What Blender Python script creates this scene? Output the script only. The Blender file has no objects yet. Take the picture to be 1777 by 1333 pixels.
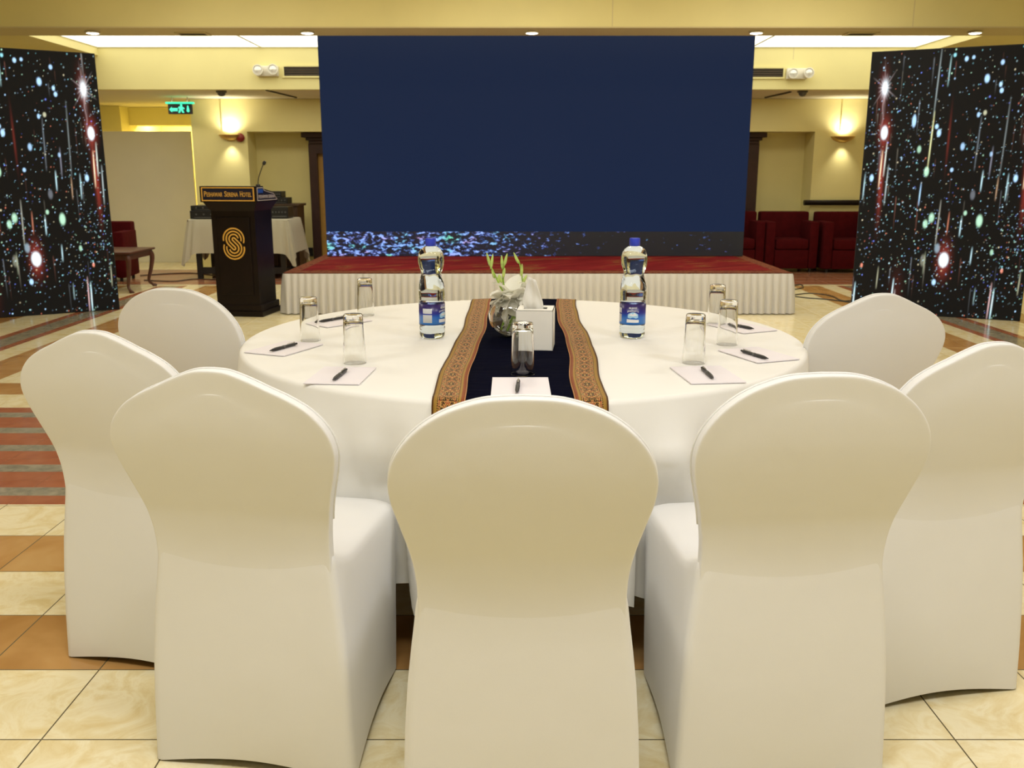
import bpy, bmesh, math, random
from mathutils import Vector, Matrix
import numpy as np
PI = math.pi
random.seed(7)
SC = bpy.context.scene
COL = SC.collection
# ------------------------------------------------------------------ camera
F = 1570.0; HC = 1.29; PT = math.atan((666.5 - 300) / F)
_c, _s = math.cos(PT), math.sin(PT)
def _ray(px, py):
    u = px - 888.5; v = 666.5 - py
    return (u, F*_c + v*_s, -F*_s + v*_c)
def P(px, py, z=0.0):           # point of the photo on a level plane
    r = _ray(px, py); t = (z - HC) / r[2]
    return Vector((r[0]*t, r[1]*t, z))
def PY(px, py, Y):              # point of the photo on an upright plane
    r = _ray(px, py); t = Y / r[1]
    return Vector((r[0]*t, Y, HC + r[2]*t))
cd = bpy.data.cameras.new('camera'); cam = bpy.data.objects.new('camera', cd); COL.objects.link(cam)
cam.location = (0, 0, HC); cam.rotation_euler = (PI/2 - PT, 0, 0)
cd.sensor_width = 36; cd.lens = 36 * F / 1777; cd.clip_end = 60; cd.clip_start = .05
cd.dof.use_dof = True; cd.dof.focus_distance = 2.35; cd.dof.aperture_fstop = 9
SC.camera = cam

# ------------------------------------------------------------------ materials
class NT:
    def __init__(s, name):
        s.m = bpy.data.materials.new(name); s.m.use_nodes = True
        s.t = s.m.node_tree; s.n = s.t.nodes; s.l = s.t.links
        s.b = s.n['Principled BSDF']; s.out = s.n['Material Output']
    def new(s, t, **k):
        n = s.n.new(t)
        for a, v in k.items(): setattr(n, a, v)
        return n
    def put(s, sock, v):
        if isinstance(v, bpy.types.NodeSocket): s.l.new(v, sock)
        elif isinstance(v, (tuple, list)) and len(v) == 3 and sock.type == 'RGBA': sock.default_value = (*v, 1)
        else: sock.default_value = v
    def math(s, op, a, b=0.0, c=0.0, clamp=False):
        n = s.new('ShaderNodeMath', operation=op); n.use_clamp = clamp
        s.put(n.inputs[0], a); s.put(n.inputs[1], b)
        if len(n.inputs) > 2: s.put(n.inputs[2], c)
        return n.outputs[0]
    def mix(s, f, a, b):
        n = s.new('ShaderNodeMix', data_type='RGBA')
        s.put(n.inputs[0], f); s.put(n.inputs[6], a); s.put(n.inputs[7], b)
        return n.outputs[2]
    def coord(s, k='Object'): return s.new('ShaderNodeTexCoord').outputs[k]
    def xyz(s, v):
        n = s.new('ShaderNodeSeparateXYZ'); s.l.new(v, n.inputs[0]); return n.outputs
    def comb(s, x, y, z=0.0):
        n = s.new('ShaderNodeCombineXYZ')
        for i, v in enumerate((x, y, z)): s.put(n.inputs[i], v)
        return n.outputs[0]
    def noise(s, v, scale, detail=3, rough=.5, dist=0.0):
        n = s.new('ShaderNodeTexNoise'); s.l.new(v, n.inputs['Vector'])
        n.inputs['Scale'].default_value = scale; n.inputs['Detail'].default_value = detail
        n.inputs['Roughness'].default_value = rough; n.inputs['Distortion'].default_value = dist
        return n.outputs
    def ramp(s, f, stops, interp='LINEAR'):
        n = s.new('ShaderNodeValToRGB'); s.put(n.inputs[0], f); cr = n.color_ramp; cr.interpolation = interp
        while len(cr.elements) < len(stops): cr.elements.new(.5)
        for e, (p, c) in zip(cr.elements, stops): e.position = p; e.color = (*c, 1)
        return n.outputs[0]
    def between(s, v, a, b):
        return s.math('MULTIPLY', s.math('GREATER_THAN', v, a), s.math('LESS_THAN', v, b))
    def bump(s, h, strength=.3, dist=.01):
        n = s.new('ShaderNodeBump'); n.inputs['Strength'].default_value = strength; n.inputs['Distance'].default_value = dist
        s.l.new(h, n.inputs['Height']); s.l.new(n.outputs[0], s.b.inputs['Normal'])
    def set(s, **k):
        for a, v in k.items(): s.put(s.b.inputs[a.replace('_', ' ')], v)
        return s
def srgb(r, g, b):
    f = lambda v: (v/255/12.92) if v/255 <= .04045 else ((v/255+.055)/1.055)**2.4
    return (f(r), f(g), f(b))
def pm(name, col, rough=.5, metal=0., var=0., vs=8., bump=0., bs=60., spec=None, **k):
    t = NT(name)
    if var:
        nz = t.noise(t.coord(), vs, 4)[0]
        t.set(Base_Color=t.ramp(nz, [(.3, tuple(c*(1-var) for c in col)), (.7, tuple(min(1, c*(1+var)) for c in col))]))
    else: t.set(Base_Color=col)
    t.set(Roughness=rough, Metallic=metal)
    if spec is not None: t.b.inputs['Specular IOR Level'].default_value = spec
    if bump: t.bump(t.noise(t.coord(), bs, 4)[0], bump, .004)
    for a, v in k.items(): t.put(t.b.inputs[a.replace('_', ' ')], v)
    return t.m
def em(name, col, st):
    t = NT(name); t.set(Base_Color=(0.01, .01, .01), Emission_Color=col, Emission_Strength=st, Roughness=.4); return t.m

def fabric(name, col, rough=.75, wr=.12):
    t = NT(name); c = t.coord()
    big = t.noise(c, 3.5, 3)[0]; fine = t.noise(c, 420, 2)[0]
    t.set(Base_Color=t.mix(t.math('MULTIPLY', t.noise(c, 9, 3)[0], .35), col, tuple(x*.93 for x in col)), Roughness=rough)
    t.b.inputs['Sheen Weight'].default_value = .15
    h = t.math('ADD', t.math('MULTIPLY', big, 6.0), t.math('MULTIPLY', fine, .12))
    t.bump(h, wr, .006)
    return t.m
M = {}
M['cover'] = fabric('stretch_white_fabric', (.79, .785, .77), .7)
M['cloth'] = fabric('white_table_linen', (.84, .83, .79), .8, .16)
M['skirt'] = fabric('ivory_satin', (.63, .62, .62), .6, .1)
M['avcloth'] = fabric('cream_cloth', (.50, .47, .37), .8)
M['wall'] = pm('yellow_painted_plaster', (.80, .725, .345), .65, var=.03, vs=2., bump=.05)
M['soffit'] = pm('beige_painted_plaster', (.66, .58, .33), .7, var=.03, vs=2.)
M['ceil'] = pm('pale_ceiling_paint', (.78, .73, .56), .8, var=.02, vs=2.)
M['covewhite'] = pm('white_ceiling_paint', (.88, .86, .72), .8)
M['black'] = pm('black_plastic', (.012, .012, .014), .45)
M['matblack'] = pm('black_housing', (.01, .01, .012), .7)
M['darkwood'] = pm('dark_polished_wood', (.007, .003, .0028), .45, var=.3, vs=6., bump=.05, bs=20., spec=.22)
M['redwood'] = pm('reddish_wood', (.075, .022, .014), .38, var=.25, vs=9.)
M['brownwood'] = pm('brown_wood', (.06, .03, .014), .5, var=.25, vs=9.)
M['doorwood'] = pm('dark_red_door_wood', (.035, .010, .008), .5, var=.2)
M['ochrewood'] = pm('ochre_door_panel', (.42, .24, .05), .5, var=.12, vs=5.)
M['gold'] = pm('gold_paint', srgb(214, 165, 72), .5)
M['brass'] = pm('brass', (.62, .42, .16), .35, .8)
M['navyplate'] = pm('navy_plate', (.012, .012, .03), .5, spec=.2)
M['blueprint'] = pm('bright_blue_print', (.02, .07, .35), .4)
M['redcloth'] = pm('burgundy_upholstery', (.07, .004, .006), .9, var=.15, vs=14., bump=.15, bs=200., spec=.1)
M['partition'] = pm('off_white_board', (.76, .74, .62), .7, var=.03, vs=2.)
M['whiteplastic'] = pm('white_plastic', (.78, .75, .66), .35)
M['lens'] = pm('clear_lamp_lens', (.8, .8, .78), .08, .3)
M['ventdark'] = pm('dark_vent', (.05, .045, .03), .6)
M['bell'] = pm('red_enamel', (.22, .015, .012), .35)
M['grey'] = pm('grey_plastic', (.10, .10, .10), .4)
M['paper'] = pm('white_paper', (.80, .76, .80), .6)
M['box'] = pm('white_card', (.88, .87, .82), .45)
M['tissue'] = pm('tissue_paper', (.90, .88, .84), .9)
M['silver'] = pm('silver_metal', (.6, .6, .58), .25, .9)
M['cap'] = pm('blue_bottle_cap', (.03, .06, .62), .35)
M['stem'] = pm('green_stem', (.30, .48, .06), .5, var=.2, vs=40.)
M['bud'] = pm('pale_green_bud', (.48, .62, .16), .5, var=.2, vs=60.)
M['cable'] = pm('black_cable', (.02, .02, .018), .5)
M['whiteprint'] = pm('white_print', (.8, .82, .85), .5)
M['marbleprint'] = pm('ice_blue_print', (.35, .62, .85), .5)
def thin(name, col):
    t = NT(name); t.set(Base_Color=col, Roughness=.6); tr = t.new('ShaderNodeBsdfTranslucent'); tr.inputs[0].default_value = (*col, 1)
    mx = t.new('ShaderNodeMixShader'); mx.inputs[0].default_value = .3; t.l.new(t.b.outputs[0], mx.inputs[1]); t.l.new(tr.outputs[0], mx.inputs[2]); t.l.new(mx.outputs[0], t.out.inputs[0]); return t.m
M['petal'] = thin('white_petal', (.97, .96, .88)); M['tissue'] = thin('thin_tissue_paper', (.93, .92, .88))
def glass(name, ior, col=(1, 1, 1), rough=0.0):
    t = NT(name); t.set(Base_Color=col, Roughness=rough, IOR=ior); t.b.inputs['Transmission Weight'].default_value = 1; return t.m
M['glass'] = glass('clear_glass', 1.45, (.985, .99, .985))
M['water'] = glass('bottled_water', 1.33, (.80, .90, 1.0))
M['lamp'] = em('lit_lamp', (1, .93, .78), 22)
M['diffuser'] = em('lit_diffuser', (1, .95, .76), 2.3)
M['lampw'] = em('warm_bulb', (1, .86, .55), 30)

# floor --------------------------------------------------------------
def floor_mat():
    t = NT('patterned_marble_tiles'); c = t.coord(); x, y, z = t.xyz(c)
    T = .305
    fx = t.math('DIVIDE', t.math('ADD', x, 1.10+T*20), T); fy = t.math('DIVIDE', t.math('SUBTRACT', y, 1.87-T*20), T)
    ix = t.math('FLOOR', fx); iy = t.math('FLOOR', fy)
    wn = t.new('ShaderNodeTexWhiteNoise', noise_dimensions='2D'); t.l.new(t.comb(ix, iy), wn.inputs[0])
    rnd = wn.outputs[0]
    # a marble sheet shifted per tile
    off = t.new('ShaderNodeVectorMath', operation='ADD'); t.l.new(c, off.inputs[0]); t.l.new(t.comb(t.math('MULTIPLY', rnd, 37.0), t.math('MULTIPLY', rnd, 91.0)), off.inputs[1])
    vein = t.noise(off.outputs[0], 7, 6, .62, 1.6)[0]; soft = t.noise(off.outputs[0], 3.2, 3, .5, .8)[0]
    cream = t.ramp(vein, [(.30, srgb(226, 206, 152)), (.47, srgb(236, 222, 178)), (.56, srgb(242, 232, 196)), (.75, srgb(230, 212, 162))])
    brown = t.ramp(soft, [(.3, srgb(172, 126, 70)), (.55, srgb(190, 146, 88)), (.75, srgb(202, 164, 108))])
    red = t.ramp(t.noise(c, 9, 4)[0], [(.3, srgb(158, 94, 62)), (.7, srgb(176, 112, 78))])
    gray = t.ramp(t.noise(c, 16, 5, .6, 1.)[0], [(.3, srgb(128, 122, 104)), (.7, srgb(168, 160, 138))])
    k = t.math('SUBTRACT', iy, 20.0)
    # brown rows 1 and 3
    b1 = t.math('ADD', t.math('COMPARE', k, 1.0, .1), t.math('COMPARE', k, 3.0, .1))
    col = t.mix(b1, cream, brown)
    # cross stripes of red and grey, 3.41 .. 4.94
    ph = t.math('FRACT', t.math('DIVIDE', t.math('SUBTRACT', y, 3.41), .305))
    isred = t.math('MAXIMUM', t.math('LESS_THAN', ph, .33), t.math('GREATER_THAN', ph, .66))
    inz = t.between(y, 3.41, 4.94)
    col = t.mix(inz, col, t.mix(isred, gray, red))
    col = t.mix(t.between(y, 5.25, 5.55), col, brown)
    ax = t.math('ABSOLUTE', x)
    far = t.math('MULTIPLY', t.math('GREATER_THAN', y, 5.6), t.math('LESS_THAN', y, 10.6))
    col = t.mix(t.math('MULTIPLY', far, t.between(ax, 3.28, 3.60)), col, brown)
    band = t.math('MULTIPLY', far, t.between(ax, 3.80, 4.14))
    col = t.mix(band, col, red)
    col = t.mix(t.math('MULTIPLY', far, t.between(ax, 3.88, 4.06)), col, gray)
    band2 = t.math('MULTIPLY', far, t.between(ax, 4.5, 4.8)); col = t.mix(band2, col, brown)
    fr = t.between(y, 10.7, 12.4)
    ph2 = t.math('FRACT', t.math('DIVIDE', y, .305))
    col = t.mix(fr, col, t.mix(t.math('LESS_THAN', ph2, .4), red, t.ramp(soft, [(.3, srgb(150, 110, 92)), (.7, srgb(176, 140, 118))])))
    # grout
    gx = t.math('PINGPONG', fx, .5); gy = t.math('PINGPONG', fy, .5)
    g = t.math('LESS_THAN', t.math('MINIMUM', gx, gy), .0062)
    smooth_zone = t.math('MAXIMUM', inz, t.math('GREATER_THAN', y, 4.94))
    g = t.math('MULTIPLY', g, t.math('SUBTRACT', 1.0, t.math('MULTIPLY', smooth_zone, .75)))
    col = t.mix(g, col, srgb(96, 84, 54))
    t.set(Base_Color=col, Roughness=t.math('ADD', .17, t.math('MULTIPLY', g, .5)))
    t.bump(t.math('SUBTRACT', t.math('MULTIPLY', t.noise(c, 5, 2)[0], .25), g), .12, .002)
    return t.m
M['floor'] = floor_mat()
# carpet of the stage
t = NT('red_stage_carpet'); c = t.coord(); x, y, z = t.xyz(c)
st = t.noise(t.comb(t.math('ADD', t.math('MULTIPLY', x, 1.2), t.math('MULTIPLY', y, -1.6)), t.math('MULTIPLY', y, 1.2)), 2.2, 4, .6, .7)[0]
t.set(Base_Color=t.ramp(st, [(.36, (.11, .008, .010)), (.55, (.17, .014, .015)), (.60, (.17, .06, .022)), (.66, (.12, .007, .009))]), Roughness=.95); t.b.inputs['Specular IOR Level'].default_value = .05
t.bump(t.noise(c, 300, 2)[0], .3, .004); M['carpet'] = t.m
t = NT('brown_carpet_border'); c = t.coord(); nz = t.noise(c, 22, 3, .6, .5)[0]
t.set(Base_Color=t.ramp(nz, [(.38, (.10, .025, .016)), (.5, (.19, .07, .035)), (.64, (.10, .022, .015))]), Roughness=.9); t.b.inputs['Specular IOR Level'].default_value = .05; M['border'] = t.m
# navy velvet and brocade band of the runner
t = NT('navy_velvet'); c = t.coord(); t.set(Base_Color=(.0018, .0022, .010), Roughness=.95); t.b.inputs['Specular IOR Level'].default_value = .02
x, y, z = t.xyz(c); t.bump(t.noise(t.comb(t.math('MULTIPLY', x, .3), t.math('MULTIPLY', y, 1.)), 30, 3)[0], .35, .01); M['velvet'] = t.m
def brocade():
    t = NT('gold_and_rust_brocade'); uv = t.coord('UV'); u, v, _ = t.xyz(uv)     # u 0..1 over the band (0 inner edge), v in metres
    uc = t.math('ABSOLUTE', t.math('SUBTRACT', u, .52))
    pv = t.math('MULTIPLY', t.math('PINGPONG', v, .055), .5)
    q = t.comb(t.math('MULTIPLY', uc, .082), pv, 3.7)
    n1 = t.noise(q, 150, 1, .4, .9)[0]; n2 = t.noise(q, 75, 2, .5, 3.4)[1]
    m1 = t.ramp(n1, [(.0, srgb(60, 38, 14)), (.42, srgb(150, 110, 44)), (.455, srgb(222, 196, 130)), (.485, srgb(96, 60, 22)), (.515, srgb(158, 66, 36)), (.56, srgb(208, 172, 96)), (.60, srgb(136, 96, 36)), (.65, srgb(60, 38, 14))], 'CONSTANT')
    gold = t.mix(t.noise(uv, 300, 2)[0], srgb(132, 98, 34), srgb(166, 130, 56))
    diam = t.math('ADD', t.math('MULTIPLY', uc, .082*1.1), t.math('MULTIPLY', t.math('PINGPONG', v, .11), .45))
    ring = t.between(t.math('FRACT', t.math('MULTIPLY', diam, 48.0)), .80, .98)
    m1 = t.mix(t.math('MULTIPLY', ring, .6), m1, srgb(150, 66, 34))
    col = t.mix(t.math('GREATER_THAN', uc, .30), m1, gold)
    dots = t.math('MULTIPLY', t.between(uc, .295, .325), t.math('GREATER_THAN', t.math('FRACT', t.math('MULTIPLY', v, 160.0)), .45))
    col = t.mix(dots, col, srgb(60, 38, 14))
    col = t.mix(t.math('LESS_THAN', u, .13), col, srgb(132, 66, 28))
    col = t.mix(t.math('LESS_THAN', u, .03), col, srgb(190, 140, 92))
    col = t.mix(t.math('GREATER_THAN', u, .945), col, srgb(84, 52, 22))
    t.b.inputs['Specular IOR Level'].default_value = .2; t.set(Base_Color=col, Roughness=.6); t.bump(n1, .3, .002); return t.m
M['brocade'] = brocade()
# bottle label
t = NT('water_label'); u, v, _ = t.xyz(t.coord('UV'))
col = t.ramp(v, [(0, (.012, .03, .22)), (.07, (.02, .22, .75)), (.35, (.02, .16, .62)), (.55, (.02, .03, .30)), (.8, (.022, .012, .13)), (1, (.025, .01, .12))])
for a, b, lo, hi in [(.22, .34, .56, .80), (.22, .34, .33, .50), (.22, .34, .12, .30), (.72, .84, .56, .80), (.72, .84, .12, .50)]:
    col = t.mix(t.math('MULTIPLY', t.between(u, a, b), t.between(v, lo, hi)), col, (.6, .62, .66))
t.set(Base_Color=col, Roughness=.3); M['label'] = t.m
# the strip of the picture at the foot of the big screen
t = NT('lit_picture_strip'); c = t.coord(); x, y, z = t.xyz(c)
q = t.comb(t.math('MULTIPLY', x, .8), t.math('MULTIPLY', z, 1.5), t.math('MULTIPLY', x, .15))
n1 = t.noise(q, 19, 4, .6, .25)[0]; hue = t.noise(q, 5, 2)[0]
left = t.math('SUBTRACT', 1.0, t.math('SMOOTH_MIN', 1.0, t.math('MAXIMUM', 0.0, t.math('DIVIDE', t.math('ADD', x, .55), 1.2)), .05), clamp=True)
spark = t.ramp(t.math('ADD', n1, t.math('MULTIPLY', t.math('SUBTRACT', left, 1.0), .16)), [(.48, (0, 0, 0)), (.54, (.12, .16, .34)), (.61, (1.0, 1.1, 1.3))])
tint = t.ramp(hue, [(.3, (.25, .9, .5)), (.44, (.35, .6, 1)), (.58, (.45, .55, 1)), (.68, (1, .5, .6))])
mm = t.new('ShaderNodeMix', data_type='RGBA', blend_type='MULTIPLY'); mm.inputs[0].default_value = 1; t.l.new(spark, mm.inputs[6]); t.l.new(tint, mm.inputs[7])
base = t.mix(left, (.007, .009, .013), (.009, .010, .022))
aa = t.new('ShaderNodeMix', data_type='RGBA', blend_type='ADD'); aa.inputs[0].default_value = 1; t.l.new(base, aa.inputs[6]); t.l.new(mm.outputs[2], aa.inputs[7])
t.set(Base_Color=(.004, .004, .004), Emission_Color=aa.outputs[2], Emission_Strength=1.0, Roughness=.5); M['strip'] = t.m
t = NT('lit_blue_display'); x, y, z = t.xyz(t.coord())
t.set(Base_Color=(.004, .004, .004), Roughness=.6, Emission_Color=t.mix(t.math('DIVIDE', z, 2.7), srgb(28, 42, 72), srgb(28, 40, 66)), Emission_Strength=1.); t.b.inputs['Specular IOR Level'].default_value = .02; M['bluescreen'] = t.m
t = NT('lit_star_display'); a = t.new('ShaderNodeAttribute', attribute_name='star')
t.set(Base_Color=(.004, .004, .004), Roughness=.6, Emission_Color=a.outputs['Color'], Emission_Strength=1.3); t.b.inputs['Specular IOR Level'].default_value = .1; M['stars'] = t.m
t = NT('exit_green_light'); t.set(Base_Color=(0, .02, .01), Emission_Color=(.05, 1, .45), Emission_Strength=1.6); M['exitgreen'] = t.m
M['exitlit'] = em('exit_cyan_light', (.08, 1, .62), 1.3)

# ------------------------------------------------------------------ mesh helpers
def finish(name, bm, mat, parent=None, smooth=False, loc=None, rot=None):
    bmesh.ops.recalc_face_normals(bm, faces=bm.faces)
    me = bpy.data.meshes.new(name); bm.to_mesh(me); bm.free()
    if mat: me.materials.append(mat)
    if smooth:
        for p in me.polygons: p.use_smooth = True
        if smooth != 'all': me.set_sharp_from_angle(angle=math.radians(40))
    o = bpy.data.objects.new(name, me); COL.objects.link(o)
    if parent: o.parent = parent
    if loc: o.location = loc
    if rot: o.rotation_euler = rot
    return o
def B(): return bmesh.new()
def box(bm, x0, x1, y0, y1, z0, z1, bev=0., mtx=None):
    r = bmesh.ops.create_cube(bm, size=1)
    vs = r['verts']
    for v in vs:
        v.co = Vector(((x0+x1)/2 + v.co.x*(x1-x0), (y0+y1)/2 + v.co.y*(y1-y0), (z0+z1)/2 + v.co.z*(z1-z0)))
        if mtx: v.co = mtx @ v.co
    if bev:
        es = {e for v in vs for e in v.link_edges}
        bmesh.ops.bevel(bm, geom=list(es), offset=bev, segments=2, affect='EDGES', profile=.6)
    return bm
def lathe(bm, prof, seg=32, mtx=None, cap=False):
    rings = []
    for r, z in prof:
        if r < 1e-6: rings.append([bm.verts.new((0, 0, z))])
        else: rings.append([bm.verts.new((r*math.cos(2*PI*i/seg), r*math.sin(2*PI*i/seg), z)) for i in range(seg)])
    for a, b in zip(rings, rings[1:]):
        for i in range(seg):
            j = (i+1) % seg
            if len(a) == 1 and len(b) == 1: continue
            if len(a) == 1: bm.faces.new((a[0], b[i], b[j]))
            elif len(b) == 1: bm.faces.new((a[i], b[0], a[j]))
            else: bm.faces.new((a[i], b[i], b[j], a[j]))
    if mtx:
        for rg in rings:
            for v in rg: v.co = mtx @ v.co
    return bm
def tube(bm, pts, r, seg=8, caps=True):
    pts = [Vector(p) for p in pts]; rings = []; up = None
    for i, p in enumerate(pts):
        d = (pts[min(i+1, len(pts)-1)] - pts[max(i-1, 0)]).normalized()
        if up is None: up = d.orthogonal().normalized()
        up = (up - d*up.dot(d)).normalized(); w = d.cross(up)
        rr = r[i] if isinstance(r, (list, tuple)) else r
        rings.append([bm.verts.new(p + (up*math.cos(2*PI*k/seg) + w*math.sin(2*PI*k/seg))*rr) for k in range(seg)])
    for a, b in zip(rings, rings[1:]):
        for k in range(seg): bm.faces.new((a[k], a[(k+1) % seg], b[(k+1) % seg], b[k]))
    if caps: bm.faces.new(rings[0][::-1]); bm.faces.new(rings[-1])
    return bm
def prism(bm, pts, z0, z1, mtx=None):
    a = [bm.verts.new((x, y, z0)) for x, y in pts]; b = [bm.verts.new((x, y, z1)) for x, y in pts]
    n = len(pts)
    bm.faces.new(a[::-1]); bm.faces.new(b)
    for i in range(n): bm.faces.new((a[i], a[(i+1) % n], b[(i+1) % n], b[i]))
    if mtx:
        for v in a+b: v.co = mtx @ v.co
    return bm
def interp(x, xs, ys):
    if x <= xs[0]: return ys[0]
    for i in range(len(xs)-1):
        if x <= xs[i+1]:
            t = (x-xs[i])/(xs[i+1]-xs[i]); return ys[i]+(ys[i+1]-ys[i])*t
    return ys[-1]
def spline(pts, n):          # Catmull-Rom through 2D / 3D points
    pts = [Vector(p) for p in pts]; out = []
    for i in range(len(pts)-1):
        p0, p1, p2, p3 = pts[max(i-1, 0)], pts[i], pts[i+1], pts[min(i+2, len(pts)-1)]
        for k in range(n):
            t = k/n
            out.append(.5*((2*p1)+(p2-p0)*t+(2*p0-5*p1+4*p2-p3)*t*t+(3*p1-p0-3*p2+p3)*t**3))
    out.append(pts[-1]); return out
def thing(name, label, cat, loc=(0, 0, 0), rz=0., group=None):
    o = bpy.data.objects.new(name, None); COL.objects.link(o); o.empty_display_size = .1
    o.location = loc; o.rotation_euler = (0, 0, rz); o['label'] = label; o['category'] = cat
    if group: o['group'] = group
    return o
def tag(o, label, cat, group=None):
    o['label'] = label; o['category'] = cat
    if group: o['group'] = group
    return o
def struct(o, label=None):
    o['kind'] = 'structure'
    if label: o['label'] = label
    return o
def dup(root, loc, rz, label):
    r = root.copy(); COL.objects.link(r); r.location = loc; r.rotation_euler = (0, 0, rz); r['label'] = label
    for ch in list(root.children):
        c = ch.copy(); COL.objects.link(c); c.parent = r
        for g in list(ch.children):
            d = g.copy(); COL.objects.link(d); d.parent = c
    return r
def text_mesh(name, s, size, mat, parent, mtx, depth=.001, width=None):
    cu = bpy.data.curves.new(name, 'FONT'); cu.body = s; cu.size = size; cu.align_x = 'CENTER'; cu.align_y = 'CENTER'
    cu.extrude = depth; cu.resolution_u = 3; cu.offset = size*.008
    ob = bpy.data.objects.new(name, cu); COL.objects.link(ob)
    me = bpy.data.meshes.new_from_object(ob.evaluated_get(bpy.context.evaluated_depsgraph_get()))
    COL.objects.unlink(ob); bpy.data.objects.remove(ob)
    xs = [v.co.x for v in me.vertices]; w = max(xs)-min(xs)
    k = (width/w) if width else 1.
    for v in me.vertices: v.co.x = (v.co.x-(max(xs)+min(xs))/2)*k
    for v in me.vertices: v.co = mtx @ v.co
    me.materials.clear(); me.materials.append(mat); me.name = name
    o = bpy.data.objects.new(name, me); COL.objects.link(o); o.parent = parent
    return o
UPR = Matrix.Rotation(PI/2, 4, 'X')      # lay a drawing in XY upright, facing the camera (-Y)

# ------------------------------------------------------------------ the room
b = B(); box(b, -7.5, 7.5, -4, 16, -.1, 0); struct(finish('floor', b, M['floor']))
b = B(); box(b, -7.5, 7.5, -4, 8.92, 3.2, 3.3); struct(finish('ceiling', b, M['ceil']))
b = B(); box(b, -7.6, -7.5, -4, 16, 0, 3.3); struct(finish('wall_left', b, M['wall']))
b = B(); box(b, 5.85, 5.95, -4, 16, 0, 3.3); struct(finish('wall_right', b, M['wall']))
b = B(); box(b, -7.6, 6.4, -4.1, -4, 0, 3.3); struct(finish('wall_behind_camera', b, M['wall']))
# beam across the hall with downlights in its soffit
BZ, BY0, BY1 = 2.60, 8.92, 9.42
b = B(); box(b, -7.5, 6.3, BY0, BY1, BZ+.012, 3.2); struct(finish('trim_1', b, M['wall']), 'yellow painted beam across the hall')
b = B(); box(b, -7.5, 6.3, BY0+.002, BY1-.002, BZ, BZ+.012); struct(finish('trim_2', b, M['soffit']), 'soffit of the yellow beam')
CZ = 2.735; LX, RX = -4.85, 4.72
b = B(); box(b, LX, RX, BY1, 11.2, CZ, CZ+.06); struct(finish('ceiling_cove', b, M['covewhite']), 'bright white cove ceiling')
b = B(); box(b, -7.5, LX, BY1, 11.2, BZ+.03, CZ+.06); box(b, RX, 6.3, BY1, 11.2, BZ+.03, CZ+.06); struct(finish('ceiling_side', b, M['wall']))
for i, lab in enumerate(('glowing ceiling panel in the recess at the far left end', 'glowing ceiling panel in the recess left of the big screen', 'glowing ceiling panel above the middle of the big screen', 'glowing ceiling panel in the recess right of the big screen', 'glowing ceiling panel in the recess at the far right end')):
    wd = (RX-LX)/5; x = LX+wd*(i+.5); r = thing('luminous_panel', lab, 'ceiling light', (x, 10.4, CZ), 0, 'glowing panels of the ceiling recess')
    b = B(); box(b, -wd/2+.012, wd/2-.012, -.78, .78, -.012, -.002); finish('diffuser', b, M['diffuser'], r)
    b = B()
    for q in ((-wd/2+.004, wd/2-.004, -.80, -.78), (-wd/2+.004, wd/2-.004, .78, .797), (-wd/2+.004, -wd/2+.012, -.78, .78), (wd/2-.012, wd/2-.004, -.78, .78)): box(b, *q, -.016, 0)
    finish('frame', b, M['covewhite'], r)
LZ = 2.25
b = B(); box(b, -7.5, 6.3, 11.2, 11.35, LZ, CZ+.06); struct(finish('trim_3', b, M['wall']), 'second yellow beam above the alcove')
b = B(); box(b, -7.5, 6.3, 11.35, 16, LZ+.004, LZ+.1); struct(finish('ceiling_low', b, M['ceil']))
WY = 12.6; NXL, NXR, NZ = -3.56, 4.07, 1.83
b = B(); box(b, -4.3, NXL, WY, 13.05, 0, LZ); box(b, NXL, NXR, WY, 13.05, NZ, LZ); box(b, NXR, 6.3, WY, 13.05, 0, LZ)
box(b, -4.3, 6.3, 13.0, 13.1, 0, LZ); box(b, -4.3, -4.2, 13.0, 15.6, 0, LZ); struct(finish('wall_back', b, M['wall']))
b = B(); box(b, -7.5, -4.3, 15.5, 15.6, 0, LZ); box(b, -7.5, -5.78, 13.9, 15.5, 0, LZ)
box(b, -5.78, -4.3, 14.2, 14.5, 1.99, LZ); struct(finish('wall_corridor', b, M['wall']))
# door in the niche behind the big screen
d = bpy.data.objects.new('door_1', None); COL.objects.link(d); d.location = (.3, 12.9, 0); d['kind'] = 'structure'
def dpart(name, mat, *boxes):
    b = B()
    for q in boxes: box(b, *q)
    o = finish(name, b, mat, d); o['kind'] = 'structure'; return o
dpart('door_frame', M['doorwood'], (-3.10, -2.99, -.05, .09, 0, 1.68), (2.96, 3.10, -.05, .09, 0, 1.68), (-2.99, 2.96, -.05, .09, 1.55, 1.72))
b = B()
for z0, z1, o in [(1.68, 1.72, .02), (1.72, 1.76, .05), (1.76, 1.825, .10)]: box(b, -3.07-o, 3.07+o, -.06-o, .09, z0, z1, .006)
finish('cornice', b, M['doorwood'], d)['kind'] = 'structure'
dpart('door_panel', M['ochrewood'], (-2.99, 2.96, .02, .08, 0.0, 1.55))
dpart('mullion', M['darkwood'], *[(x-.03, x+.03, 0, .09, 0, 1.6) for x in (-2.0, -1.2, 0, 1.2, 2.0)])
# seams in the plaster
def seam(px, Y, z0, z1):
    x = PY(px, 20, Y).x
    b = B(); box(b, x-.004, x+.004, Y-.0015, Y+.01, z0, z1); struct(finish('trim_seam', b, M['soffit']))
seam(1063, BY0, BZ, 3.2); seam(1586, BY0, BZ, 3.2); seam(1382, 11.2, CZ-.15, CZ); 
# conduits above the two wall lamps
for px, n in ((386, 4), (1461, 5)):
    x = PY(px, 200, WY).x; b = B(); box(b, x-.012, x+.012, WY-.018, WY+.01, 1.83, LZ, .003); struct(finish('trim_%d' % n, b, M['wall']), 'painted cable conduit above a wall lamp')
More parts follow.
